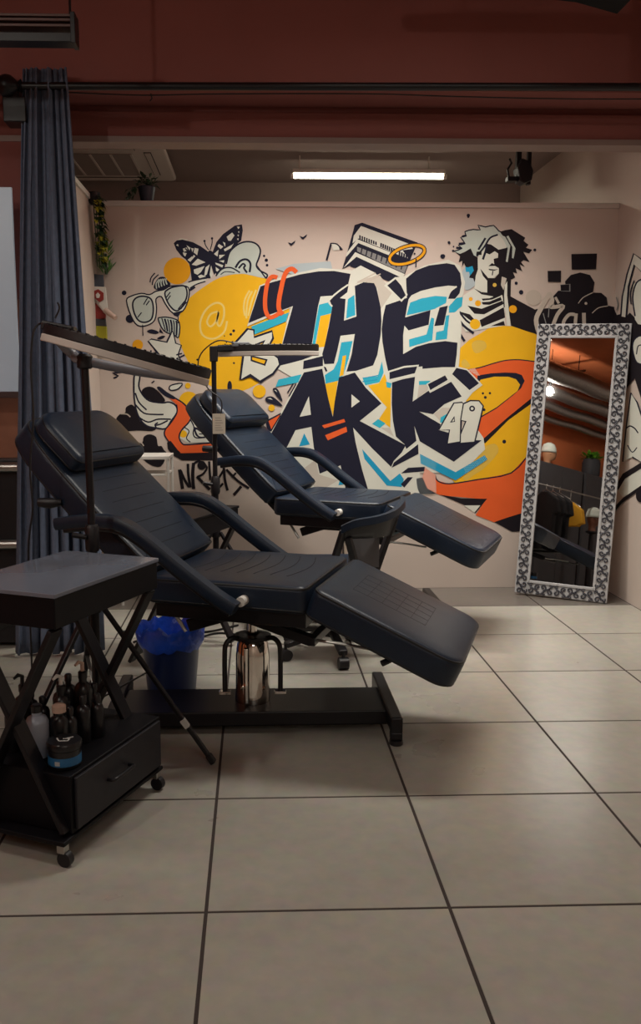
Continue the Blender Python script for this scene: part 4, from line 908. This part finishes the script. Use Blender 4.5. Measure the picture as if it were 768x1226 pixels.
# ------------------------------------------------------------------ curtain and rod
T = thing('curtain_rod', 'black curtain rod with ball finial across the red lintel', 'rod')
MB().cyl((-1.04, 4.1, 2.58), (XR-.02, 4.1, 2.603), .017, n=16).build('pole', BLACKM, T, smooth=40)
MB().lathe([(.012, -.02), (.03, -.012), (.02, 0), (.045, .03), (.05, .05), (.045, .07), (.03, .088), (.008, .096)], 20, M=Matrix.Translation((-1.03, 4.1, 2.579)) @ Matrix.Rotation(-math.pi/2, 4, 'Y')).build('finial', BLACKM, T, smooth=50)
for x in (-1.045, 2.0): MB().box(x-.055, x+.045, 4.09, 4.2, 2.43, 2.535).box(x-.015, x+.015, 4.09, 4.2, 2.53, 2.565).build('bracket', BLACKM, T, bevel=.004)
q0, q1 = onY(80, 108, 4.14), onY(170, 108, 4.14)
MB().tube(crom([(-.82, 4.13, 2.565), (-.5, 4.13, 2.556), (-.15, 4.13, 2.564), (.5, 4.13, 2.57), (.9, 4.13, 2.562), (1.4, 4.13, 2.556), (1.9, 4.13, 2.56)], 6), .003, 5).tube([(-.455, 4.12, 2.56), (-.45, 4.12, 2.54), (-.46, 4.12, 2.528)], .003, 5).build('loose_wire', BLACKP, T, smooth=50)
mb = MB(); NU, NV = 168, 30; v = []
def curt(u, s):
    # s 0 top .. 1 bottom
    z = 2.655-s*(2.655-.015)
    xl = -1.009+(-1.168+1.009)*s**.9; xr = -.817+(-.742+.817)*min(1, s*1.25)**.85
    ph = 2*math.pi*8.0*u
    amp = (.018+.022*s)*(.75+.35*math.sin(3.1*u*6.28+1))
    x = xl+(xr-xl)*u+.012*math.sin(ph*2+.7)*(.4+s)*.6
    y = 4.1+.004+amp*math.sin(ph+1.1*math.sin(2.1*s+5*u))+.010*math.sin(ph*.37+2*s)
    if s < .06: y = 4.1+(y-4.1)*.9
    return (x, y, z)
for j in range(NV+1):
    for i in range(NU+1): v.append(curt(i/NU, j/NV))
fs = [(j*(NU+1)+i, j*(NU+1)+i+1, (j+1)*(NU+1)+i+1, (j+1)*(NU+1)+i) for j in range(NV) for i in range(NU)]
c = mb.add(v, fs).build('curtain', CURT, None, smooth=80)
so = c.modifiers.new('cloth', 'SOLIDIFY'); so.thickness = .003
tag(c, 'dark slate-blue pleated curtain gathered at the left end of the rod', 'curtain')

# ------------------------------------------------------------------ behind the partition: cassette unit, tube light, bracket
T = thing('air_conditioner', 'white ceiling cassette air conditioner above the left partition', 'air conditioner')
AX1 = -.60; AY0, AY1, AZ = 6.06, 7.10, 2.855; AX0 = AX1-1.04
ACW = mat('cassette_white', (.72, .68, .64), .5, var=.04); ACD = mat('cassette_slot', (.02, .018, .018), .7); ACG = mat('cassette_grille', (.34, .30, .28), .6)
MB().rprism(rounded(AX0, AX1, AY0, AY1, .05), AZ, AZ+.035, .012, 3).build('panel', ACW, T, smooth=40)
MB().box(AX0+.08, AX1-.08, AY0+.08, AY1-.08, AZ+.035, ZB-.001).build('housing', GREYPL, T)
gx0, gx1, gy0, gy1 = AX0+.24, AX1-.24, AY0+.24, AY1-.20
g = MB().box(gx0, gx1, gy0, gy1, AZ-.006, AZ-.0005).build('intake_grille', ACG, T)
for k in range(5):
    x = gx0+(gx1-gx0)*k/4; MB().box(x-.008, x+.008, gy0, gy1, AZ-.011, AZ-.0065).build('grille_rib', ACW, g)
for (a, b, c_, d) in ((AX0+.2, AX1-.2, AY0+.10, AY0+.155), (AX0+.2, AX1-.2, AY1-.13, AY1-.085), (AX0+.10, AX0+.15, AY0+.2, AY1-.2), (AX1-.15, AX1-.10, AY0+.2, AY1-.2)):
    s = MB().box(a, b, c_, d, AZ-.003, AZ-.0004).build('air_slot', ACD, T)
    MB().box(a+.006, b-.006, c_+.012, d-.006, AZ-.008, AZ-.0035).build('louvre', ACW, s)
T = thing('tube_light', 'lit fluorescent tube hanging on wires above the mural partition', 'light')
ta, tb = onY(350, 209.5, 6.7), onY(533, 209.5, 6.7)
MB().box(ta.x, tb.x, 6.67, 6.73, ta.z+.012, ta.z+.04).build('batten', WHITEPL, T, bevel=.004)
MB().cyl((ta.x+.012, 6.7, ta.z-.006), (tb.x-.012, 6.7, ta.z-.006), .018, n=16).build('tube', mat('lit_tube', (1, .95, .8), .4, var=0, emit=(1, .94, .72), estr=13), T, smooth=40)
for x in (ta.x, tb.x): MB().cyl((x-.012, 6.7, ta.z-.006), (x+.012, 6.7, ta.z-.006), .02, n=14).build('end_cap', WHITEPL, T, smooth=40)
for x in (onY(359, 190, 6.7).x, onY(514, 190, 6.7).x): MB().cyl((x, 6.7, ta.z+.04), (x, 6.7, ZB), .006, n=6).build('wire', WHITEPL, T)
T = thing('speaker_bracket', 'black speaker bracket hanging from the ceiling beside the right wall', 'bracket')
bx, by = 1.80, 6.1
MB().box(bx-.045, bx-.012, by-.02, by+.02, 2.66, ZB).box(bx+.03, bx+.055, by-.02, by+.02, 2.62, ZB).build('hanger', BLACKM, T, bevel=.004)
MB().extr([(bx-.05, 2.72), (bx-.02, 2.78), (bx+.03, 2.76), (bx+.058, 2.70), (bx+.05, 2.64), (bx, 2.62), (bx-.03, 2.635)], by-.06, by+.05).build('body', BLACKP, T, bevel=.006)
MB().box(bx-.105, bx-.04, by-.03, by+.03, 2.64, 2.67).tube([(bx-.09, by, 2.67), (bx-.10, by, 2.72), (bx-.075, by, 2.76), (bx-.09, by, 2.79)], .008, 6).build('side_arm', BLACKM, T, bevel=.003)

# ------------------------------------------------------------------ plants
def leaf(mb, p, d, L, wd, mi, droop=.3):
    d = Vector(d).normalized(); s = d.cross(Vector((0, 0, 1)))
    if s.length < .1: s = Vector((1, 0, 0))
    s.normalize(); u = s.cross(d); p = Vector(p)
    t = p+d*L-Vector((0, 0, droop*L))
    mb.add([p, p+d*L*.45+s*wd+u*wd*.25, t, p+d*L*.45-s*wd+u*wd*.25, p+d*L*.5], [(0, 1, 4), (1, 2, 4), (2, 3, 4), (3, 0, 4)], mi)
q = onY(176, 238, 5.515)
T = thing('potted_plant', 'small plant in a dark pot on top of the mural partition', 'plant', (q.x, 5.515, ZT), 0)
MB().lathe([(.036, 0), (.05, .07), (.053, .085), (.05, .09), (.045, .08)], 18).build('pot', mat('dark_pot', (.02, .022, .04), .5), T, smooth=40)
mb = MB(); r2 = random.Random(3)
for k in range(46):
    a = r2.uniform(0, 6.28); el = r2.uniform(-.1, 1.2); rr = r2.uniform(.01, .05)
    leaf(mb, (rr*math.cos(a), rr*math.sin(a), .085+r2.uniform(0, .05)), (math.cos(a)*math.cos(el), math.sin(a)*math.cos(el), math.sin(el)), r2.uniform(.04, .065), .012, 0)
for k in range(16): leaf(mb, (-.06-.05*r2.random(), -.03+.04*r2.random(), .06-.07*r2.random()+.03), (-1+r2.random(), r2.uniform(-.5, .5), -.5), .04, .012, 0)
mb.tube([(-.03, 0, .09), (-.07, -.01, .08), (-.10, -.01, .02)], .003, 5)
mb.build('foliage', LEAFD, T)
T = thing('hanging_ivy', 'yellow-green ivy trailing down the left partition', 'plant', (XL+.03, 5.30, ZT-.04), 0)
mb = MB(); r2 = random.Random(5)
MB().lathe([(.02, -.02), (.035, 0), (.035, .05)], 12).build('wall_pot', BLACKP, T, smooth=40)
stems = MB()
for s in range(4):
    y0 = -.03+.02*s; pth = [(.0+.01*s, y0+.04*k*.2, -.04*k) for k in range(10)]; stems.tube(pth, .003, 5)
for k in range(120):
    z = -r2.uniform(0, .36); y = .0+(-z)*.18+r2.uniform(-.05, .05); a = r2.uniform(-1.6, 1.6)
    leaf(mb, (r2.uniform(0, .03), y, z+.03), (math.cos(a), math.sin(a)*.8-.2, -.3+r2.uniform(-.4, .5)), r2.uniform(.035, .06), .016, 0 if r2.random() < .42 else 1)
mb.build('foliage', [LEAFY, LEAFD], T); stems.build('stems', LEAFD, T)
T = thing('artificial_fern', 'bright green fern tuft above the painted totem', 'plant', (-.888, 5.43, 1.945), 0)
mb = MB(); r2 = random.Random(8)
for k in range(70):
    a = r2.uniform(0, 6.28); h = r2.uniform(.02, .20); rr = .045*math.sin(min(1, h/.2+.25)*2.4)*r2.random()
    leaf(mb, (rr*math.cos(a)+.004*h, rr*math.sin(a), h-.02), (math.cos(a)*.7, math.sin(a)*.7, .8), .05, .008, 0, 0)
mb.build('foliage', LEAF, T)
MB().cyl((0, 0, 0), (0, 0, .12), .008, n=8).build('stem', LEAFD, T)
# painted totem of cut boards on the partition corner
T = thing('painted_totem', 'cut-wood totem painted grey, white, red and yellow beside the curtain', 'ornament')
def board(name, col, pts, y0, th=.03):
    P3 = [onY(80+x/6.125, 220+y/6.125, y0) for x, y in pts]
    return MB().extr([(p.x, p.z) for p in P3], y0, y0+th).build(name, mat('totem_'+name, col, .6), T, bevel=.002)
board('yellow_back', (.38, .36, .02), [(150, 650), (190, 650), (200, 850), (210, 1100), (205, 1240), (170, 1240), (150, 900)], 5.42)
board('grey_hat', (.05, .06, .08), [(188, 660), (265, 668), (270, 758), (192, 752)], 5.39)
f = board('white_face', (.62, .60, .55), [(190, 752), (282, 756), (300, 940), (285, 950), (165, 790), (175, 700), (190, 660)], 5.385)
board('red_eye', (.25, .02, .015), [(190, 790), (230, 772), (270, 800), (270, 850), (240, 868), (205, 840)], 5.378, .006)
board('white_eye', (.65, .62, .58), [(212, 812), (228, 796), (245, 815), (238, 838), (218, 838)], 5.374, .003)
board('red_chest', (.25, .02, .015), [(205, 868), (285, 960), (280, 1000), (190, 985)], 5.40)
board('grey_band', (.06, .065, .075), [(190, 990), (282, 985), (288, 1045), (210, 1040)], 5.40)
board('yellow_base', (.42, .40, .02), [(215, 1042), (290, 1045), (298, 1240), (205, 1240)], 5.40)
a, b = onY(80+285/6.125, 220+930/6.125, 5.385), onY(80+358/6.125, 220+985/6.125, 5.33)
MB().cyl(a, b, .018, .014, n=12).build('beak', mat('totem_beak', (.50, .36, .30), .6), T, smooth=40)

# ------------------------------------------------------------------ white wire side table by the wall
T = thing('side_table', 'small white metal side table at the foot of the mural', 'table')
z1 = .882
MB().box(-.80, -.50, 5.08, 5.36, z1-.02, z1).build('table_top', WHITEPL, T, bevel=.003)
for x in (-.79, -.51):
    for y in (5.09, 5.35): MB().cyl((x, y, 0), (x, y, z1-.02), .009, n=8).build('leg', WHITEPL, T, smooth=40)
MB().box(-.79, -.51, 5.09, 5.35, z1-.115, z1-.105).build('shelf', WHITEPL, T, bevel=.002)

# ------------------------------------------------------------------ left edge: screen, boarded wall, rack
T = thing('brightened_wall_screen', 'pale blue-grey screen panel with added glow at the left edge beside the curtain', 'screen')
MB().box(-1.9, -1.115, 4.235, 4.25, 1.255, 2.185).build('panel', mat('screen_added_glow', (.45, .50, .56), .35, var=.03, emit=(.42, .52, .62), estr=.16), T, bevel=.002)  # weak emission added to brighten the panel, not a light source
MB().box(-1.9, -1.112, 4.228, 4.256, 1.225, 1.254).build('bottom_rail', mat('screen_rail', (.07, .035, .035), .5), T, bevel=.003)
for x in (-1.8, -1.25): MB().box(x-.02, x+.02, 4.2505, 4.429, 2.0, 2.04).build('wall_arm', BLACKM, T)
for k in range(10):
    x = -1.05-.118*k; MB().box(x-.113, x, 4.412, 4.4295, .9, 1.7).build('plank', mat('boarding', (.30, .12, .07), .7, var=.3, scale=12), wp, bevel=.003)
T = thing('storage_rack', 'low black rack with steel rails at the left edge behind the curtain', 'rack')
MB().box(-2.0, -1.13, 4.26, 4.40, .02, .93).build('body', BLACKP, T, bevel=.004)
for z in (.895, .52): MB().cyl((-1.99, 4.235, z), (-1.14, 4.235, z), .024, n=12).build('rail', STEEL, T, smooth=40)
for x in (-1.97, -1.16): MB().box(x-.02, x+.02, 4.28, 4.38, 0, .0195).build('foot', BLACKP, T)

# ------------------------------------------------------------------ hanging rail top left, black beam top right
T = thing('hanging_rail', 'dark slatted rail hanging from the ceiling at the top left corner', 'rail')
q = onY(86, 26, 3.55)
for k, dzz in enumerate((-.05, -.012, .008, .024)):
    MB().box(-2.2, q.x, 3.55, 3.62, q.z+dzz-(.02 if k == 0 else .005), q.z+dzz+(.012 if k == 0 else .005)).build('slat', BLACKM if k == 0 else mat('rail_bronze', (.10, .05, .045), .5), T, bevel=.002)
MB().box(q.x-.006, q.x+.012, 3.545, 3.625, q.z-.075, q.z+.035).build('end_plate', BLACKM, T, bevel=.002)
for x in (q.x-.012, -1.8): MB().cyl((x, 3.585, q.z+.03), (x, 3.585, ZC), .005, n=6).build('hanger_rod', BLACKM, T)
T = thing('air_duct', 'black ceiling duct at the top right corner', 'duct')
a = onY(610, -6, 3.4); b = onY(690, 3, 3.4); c_ = onY(740, 17, 3.4)
MB().extr([(a.x, a.z), (b.x, b.z), (c_.x, c_.z), (c_.x+.01, c_.z+.10), (c_.x-.1, ZC-.01), (a.x, ZC-.01)], 3.0, 3.4).build('duct_body', mat('duct_black', (.004, .003, .004), .8, spec=.2), T, bevel=.004)

# ------------------------------------------------------------------ ceiling fixtures, the last two added as fill
names = ['ceiling batten light in front of the red lintel', 'ceiling batten light between the lintel and the mural', 'added unseen fill batten left of the trolley, for curtain and screen', 'added unseen fill batten behind the photographer, for the chrome reflections']
LIT = mat('lit_diffuser', (1, .97, .9), .5, var=0, emit=(1, .93, .80), estr=2.0)
for (x, y, z, l, wd, p, sd), nm in zip(LAMPS, names):
    T = thing('ceiling_light', nm, 'light', (x, y, z), 0)
    zc = (ZC if y < 4.2 else ZB)-z
    MB().box(-l/2, l/2, -wd/2, wd/2, .0, .05).build('housing', WHITEPL, T, bevel=.004)
    MB().box(-l/2+.01, l/2-.01, -wd/2+.01, wd/2-.01, -.012, -.0005).build('diffuser', LIT, T)
    for sx in (-.4, .4): MB().cyl((sx*l, 0, .05), (sx*l, 0, zc), .005, n=6).build('hanger_rod', STEEL, T)

T = thing('pendant_bulb', 'bare pendant bulb hanging near the ducts, seen in the mirror', 'light', (BULB[0], BULB[1], BULB[2]), 0)
MB().cyl((0, 0, .04), (0, 0, ZC-BULB[2]), .004, n=6).build('cord', BLACKP, T)
MB().lathe([(.012, .045), (.022, .035), (.022, -.005), (.018, -.012)], 14).build('socket', BLACKP, T, smooth=40)
MB().lathe([(.014, -.0125), (.014, -.018), (.016, -.019)], 14).build('bulb_neck', mat('lit_bulb', (1, .95, .85), .4, var=0, emit=(1, .93, .8), estr=14), T, smooth=50)
# ------------------------------------------------------------------ what the mirror shows: the other end of the studio
CHAR = mat('charcoal_board', (.055, .053, .060), .6, var=.15)
def cabinet(label, y0, y1, h):
    T = thing('display_cabinet', label, 'cabinet')
    MB().box(XW+.01, XW+.40, y0, y1, .03, h).build('body', CHAR, T, bevel=.004)
    MB().box(XW+.4005, XW+.41, y0+.02, (y0+y1)/2-.004, .08, h-.06).build('door', CHAR, T, bevel=.002)
    MB().box(XW+.4005, XW+.41, (y0+y1)/2+.004, y1-.02, .08, h-.06).build('door', CHAR, T, bevel=.002)
    MB().box(XW+.02, XW+.38, y0+.01, y1-.01, 0, .0295).build('plinth', BLACKP, T)
cabinet('charcoal display cabinet with a mannequin head on top', -1.0, -.02, 1.97)
cabinet('charcoal display cabinet with a dark planter on top', -2.2, -1.04, 1.97)
def head(label, loc, rz, skin):
    T = thing('mannequin_head', label, 'mannequin', loc, rz, 'mannequin heads in knitted caps')
    SK = mat('mannequin_skin_'+skin, (.50, .25, .13) if skin == 'tan' else (.16, .06, .035), .5); KN = mat('knit_cap', (.62, .68, .62), .9, bump=.4, bscale=120)
    prof = [(.055, 0), (.05, .03), (.047, .07), (.06, .10), (.073, .14), (.078, .19), (.074, .24), (.055, .275), (.02, .29)]
    mb = MB(); v = []; n = 18
    for r, z in prof:
        for j in range(n):
            t = 2*math.pi*j/n; x = r*math.cos(t)*(1.22 if z > .09 else 1)+(.018 if z > .09 else 0); y = r*math.sin(t)
            if .11 < z < .2 and math.cos(t) > .93: x += .018
            if .09 < z < .12 and math.cos(t) > .6: x += .02
            v.append((x, y, z))
    fs = [(i*n+j, i*n+(j+1) % n, (i+1)*n+(j+1) % n, (i+1)*n+j) for i in range(len(prof)-1) for j in range(n)]+[tuple(reversed(range(n))), tuple(range(len(v)-n, len(v)))]
    mb.add(v, fs).build('head', SK, T, smooth=70)
    c = MB().lathe([(.088, .19), (.096, .195), (.096, .225), (.092, .23), (.09, .26), (.07, .305), (.03, .33), (.005, .335)], 20, (.012, 0, 0), M=Matrix.Scale(1.12, 4, (1, 0, 0))).build('knit_cap', KN, T, smooth=60)
    for s in (-1, 1): MB().lathe([(.008, -.006), (.014, 0), (.008, .006)], 8, M=Matrix.Translation((.01, s*.079, .165)) @ Matrix.Rotation(math.pi/2, 4, 'X')).build('ear', SK, T, smooth=60)
head('tan mannequin head in a white knit cap on the cabinet, seen in the mirror', (XW+.2, -.42, 1.97), math.radians(-60), 'tan')
T = thing('planter', 'dark planter with bright green leaves, seen in the mirror', 'plant', (XW+.2, -1.46, 1.97), 0)
MB().lathe([(.11, 0), (.13, .05), (.13, .22), (.115, .27), (.10, .26)], 18).build('pot', mat('planter_stone', (.04, .042, .05), .7, bump=.4), T, smooth=40)
mb = MB(); r2 = random.Random(11)
for k in range(90):
    a = r2.uniform(0, 6.28); el = r2.uniform(0, 1.4); rr = r2.uniform(.02, .11)
    leaf(mb, (rr*math.cos(a), rr*math.sin(a), .26+r2.uniform(0, .07)), (math.cos(a)*math.cos(el), math.sin(a)*math.cos(el), math.sin(el)), .085, .028, 0, .1)
mb.build('foliage', mat('leaf_bright', (.12, .34, .02), .5, var=.4, scale=20), T)
T = thing('clothes_rail', 'steel clothes rail in front of the cabinets, seen in the mirror', 'rail')
MB().tube([(XW+.75, -1.3, 0.006), (XW+.75, -1.3, 1.57), (XW+.75, .5, 1.57), (XW+.75, .5, 0.006)], .014, 10).build('frame', STEEL, T, smooth=50)
for k, (y, c_, nm) in enumerate(((.27, (.012, .011, .013), 'black'), (.13, (.014, .013, .016), 'charcoal'), (-.01, (.010, .010, .014), 'dark navy'), (-.26, (.75, .38, .02), 'yellow'))):
    T = thing('hanging_shirt', nm+' shirt on the clothes rail, seen in the mirror', 'shirt', (XW+.75, y, 0), 0, 'shirts on the clothes rail')
    zz = 1.49 if k < 3 else 1.42
    MB().extr([(-.20, zz-.10), (-.06, zz), (.06, zz), (.20, zz-.10), (.24, zz-.28), (.17, zz-.30), (.16, zz-.66 if k < 3 else zz-.32), (-.16, zz-.66 if k < 3 else zz-.32), (-.17, zz-.30), (-.24, zz-.28)], -.035, .035).build('cloth', mat('shirt_'+nm.replace(' ', '_'), c_, .9, bump=.5, bscale=20), T, bevel=.02)
    MB().tube([(-.17, 0, zz-.06), (0, 0, zz+.03), (.17, 0, zz-.06)], .005, 6).tube([(0, 0, zz+.03), (0, 0, 1.575), (.0, .0, 1.5865), (.012, 0, 1.589)], .004, 6).build('hanger', STEEL, T, smooth=50)
T = thing('pedestal', 'low black pedestal, seen in the mirror', 'pedestal', (XW+.75, -.79, 0), 0)
MB().lathe([(.15, 0), (.15, .02), (.05, .05), (.03, 1.06), (.08, 1.08), (.08, 1.10)], 20).build('stand', BLACKP, T, smooth=40)
head('dark mannequin head in a white knit cap on the pedestal, seen in the mirror', (XW+.75, -.79, 1.10), math.radians(-60), 'brown')
T = thing('foil_duct', 'silver foil ventilation duct under the ceiling, seen in the mirror', 'duct')
FOIL = mat('duct_foil', (.42, .40, .39), .38, metal=1, var=.3, scale=40, bump=.8, bscale=40)
for x, z, r in ((XW+.25, 2.62, .05), (XW+.45, 2.72, .06), (XW+.62, 2.86, .09), (XW+.95, 2.98, .12)):
    n = 120; MB().tube([(x+.008*math.sin(k*.2), YF+.05+k*(5.4/n), z+.006*math.sin(k*.31)) for k in range(n+1)], [r*(1+.03*(k % 2)) for k in range(n+1)], 16).build('duct_hose', FOIL, T, smooth=30)
for y in (-2, 0, 1.8): MB().box(XW+.1, XW+1.0, y-.015, y+.015, 3.12, 3.14).cyl((XW+.2, y, 3.13), (XW+.2, y, ZC), .006, n=6).cyl((XW+.9, y, 3.13), (XW+.9, y, ZC), .006, n=6).build('support', BLACKM, T)
# cables on the floor
for k, pts in enumerate(([(-.62, 4.3), (-.5, 4.42), (-.35, 4.33), (-.2, 4.45), (-.05, 4.38)], [(-.7, 4.5), (-.45, 4.55), (-.28, 4.47), (-.1, 4.6)], [(-.66, 4.72), (-.4, 4.66), (-.2, 4.74), (.0, 4.66)])):
    c = MB().tube([(p.x, p.y, .006) for p in crom([Vector(p) for p in pts], 8)], .0055, 6).build('floor_cable', BLACKP, None, smooth=60)
    tag(c, ['nearest black cable lying on the tiles behind the bin', 'middle black cable lying on the tiles behind the bin', 'farthest black cable lying on the tiles behind the bin'][k], 'cable', 'cables on the floor')
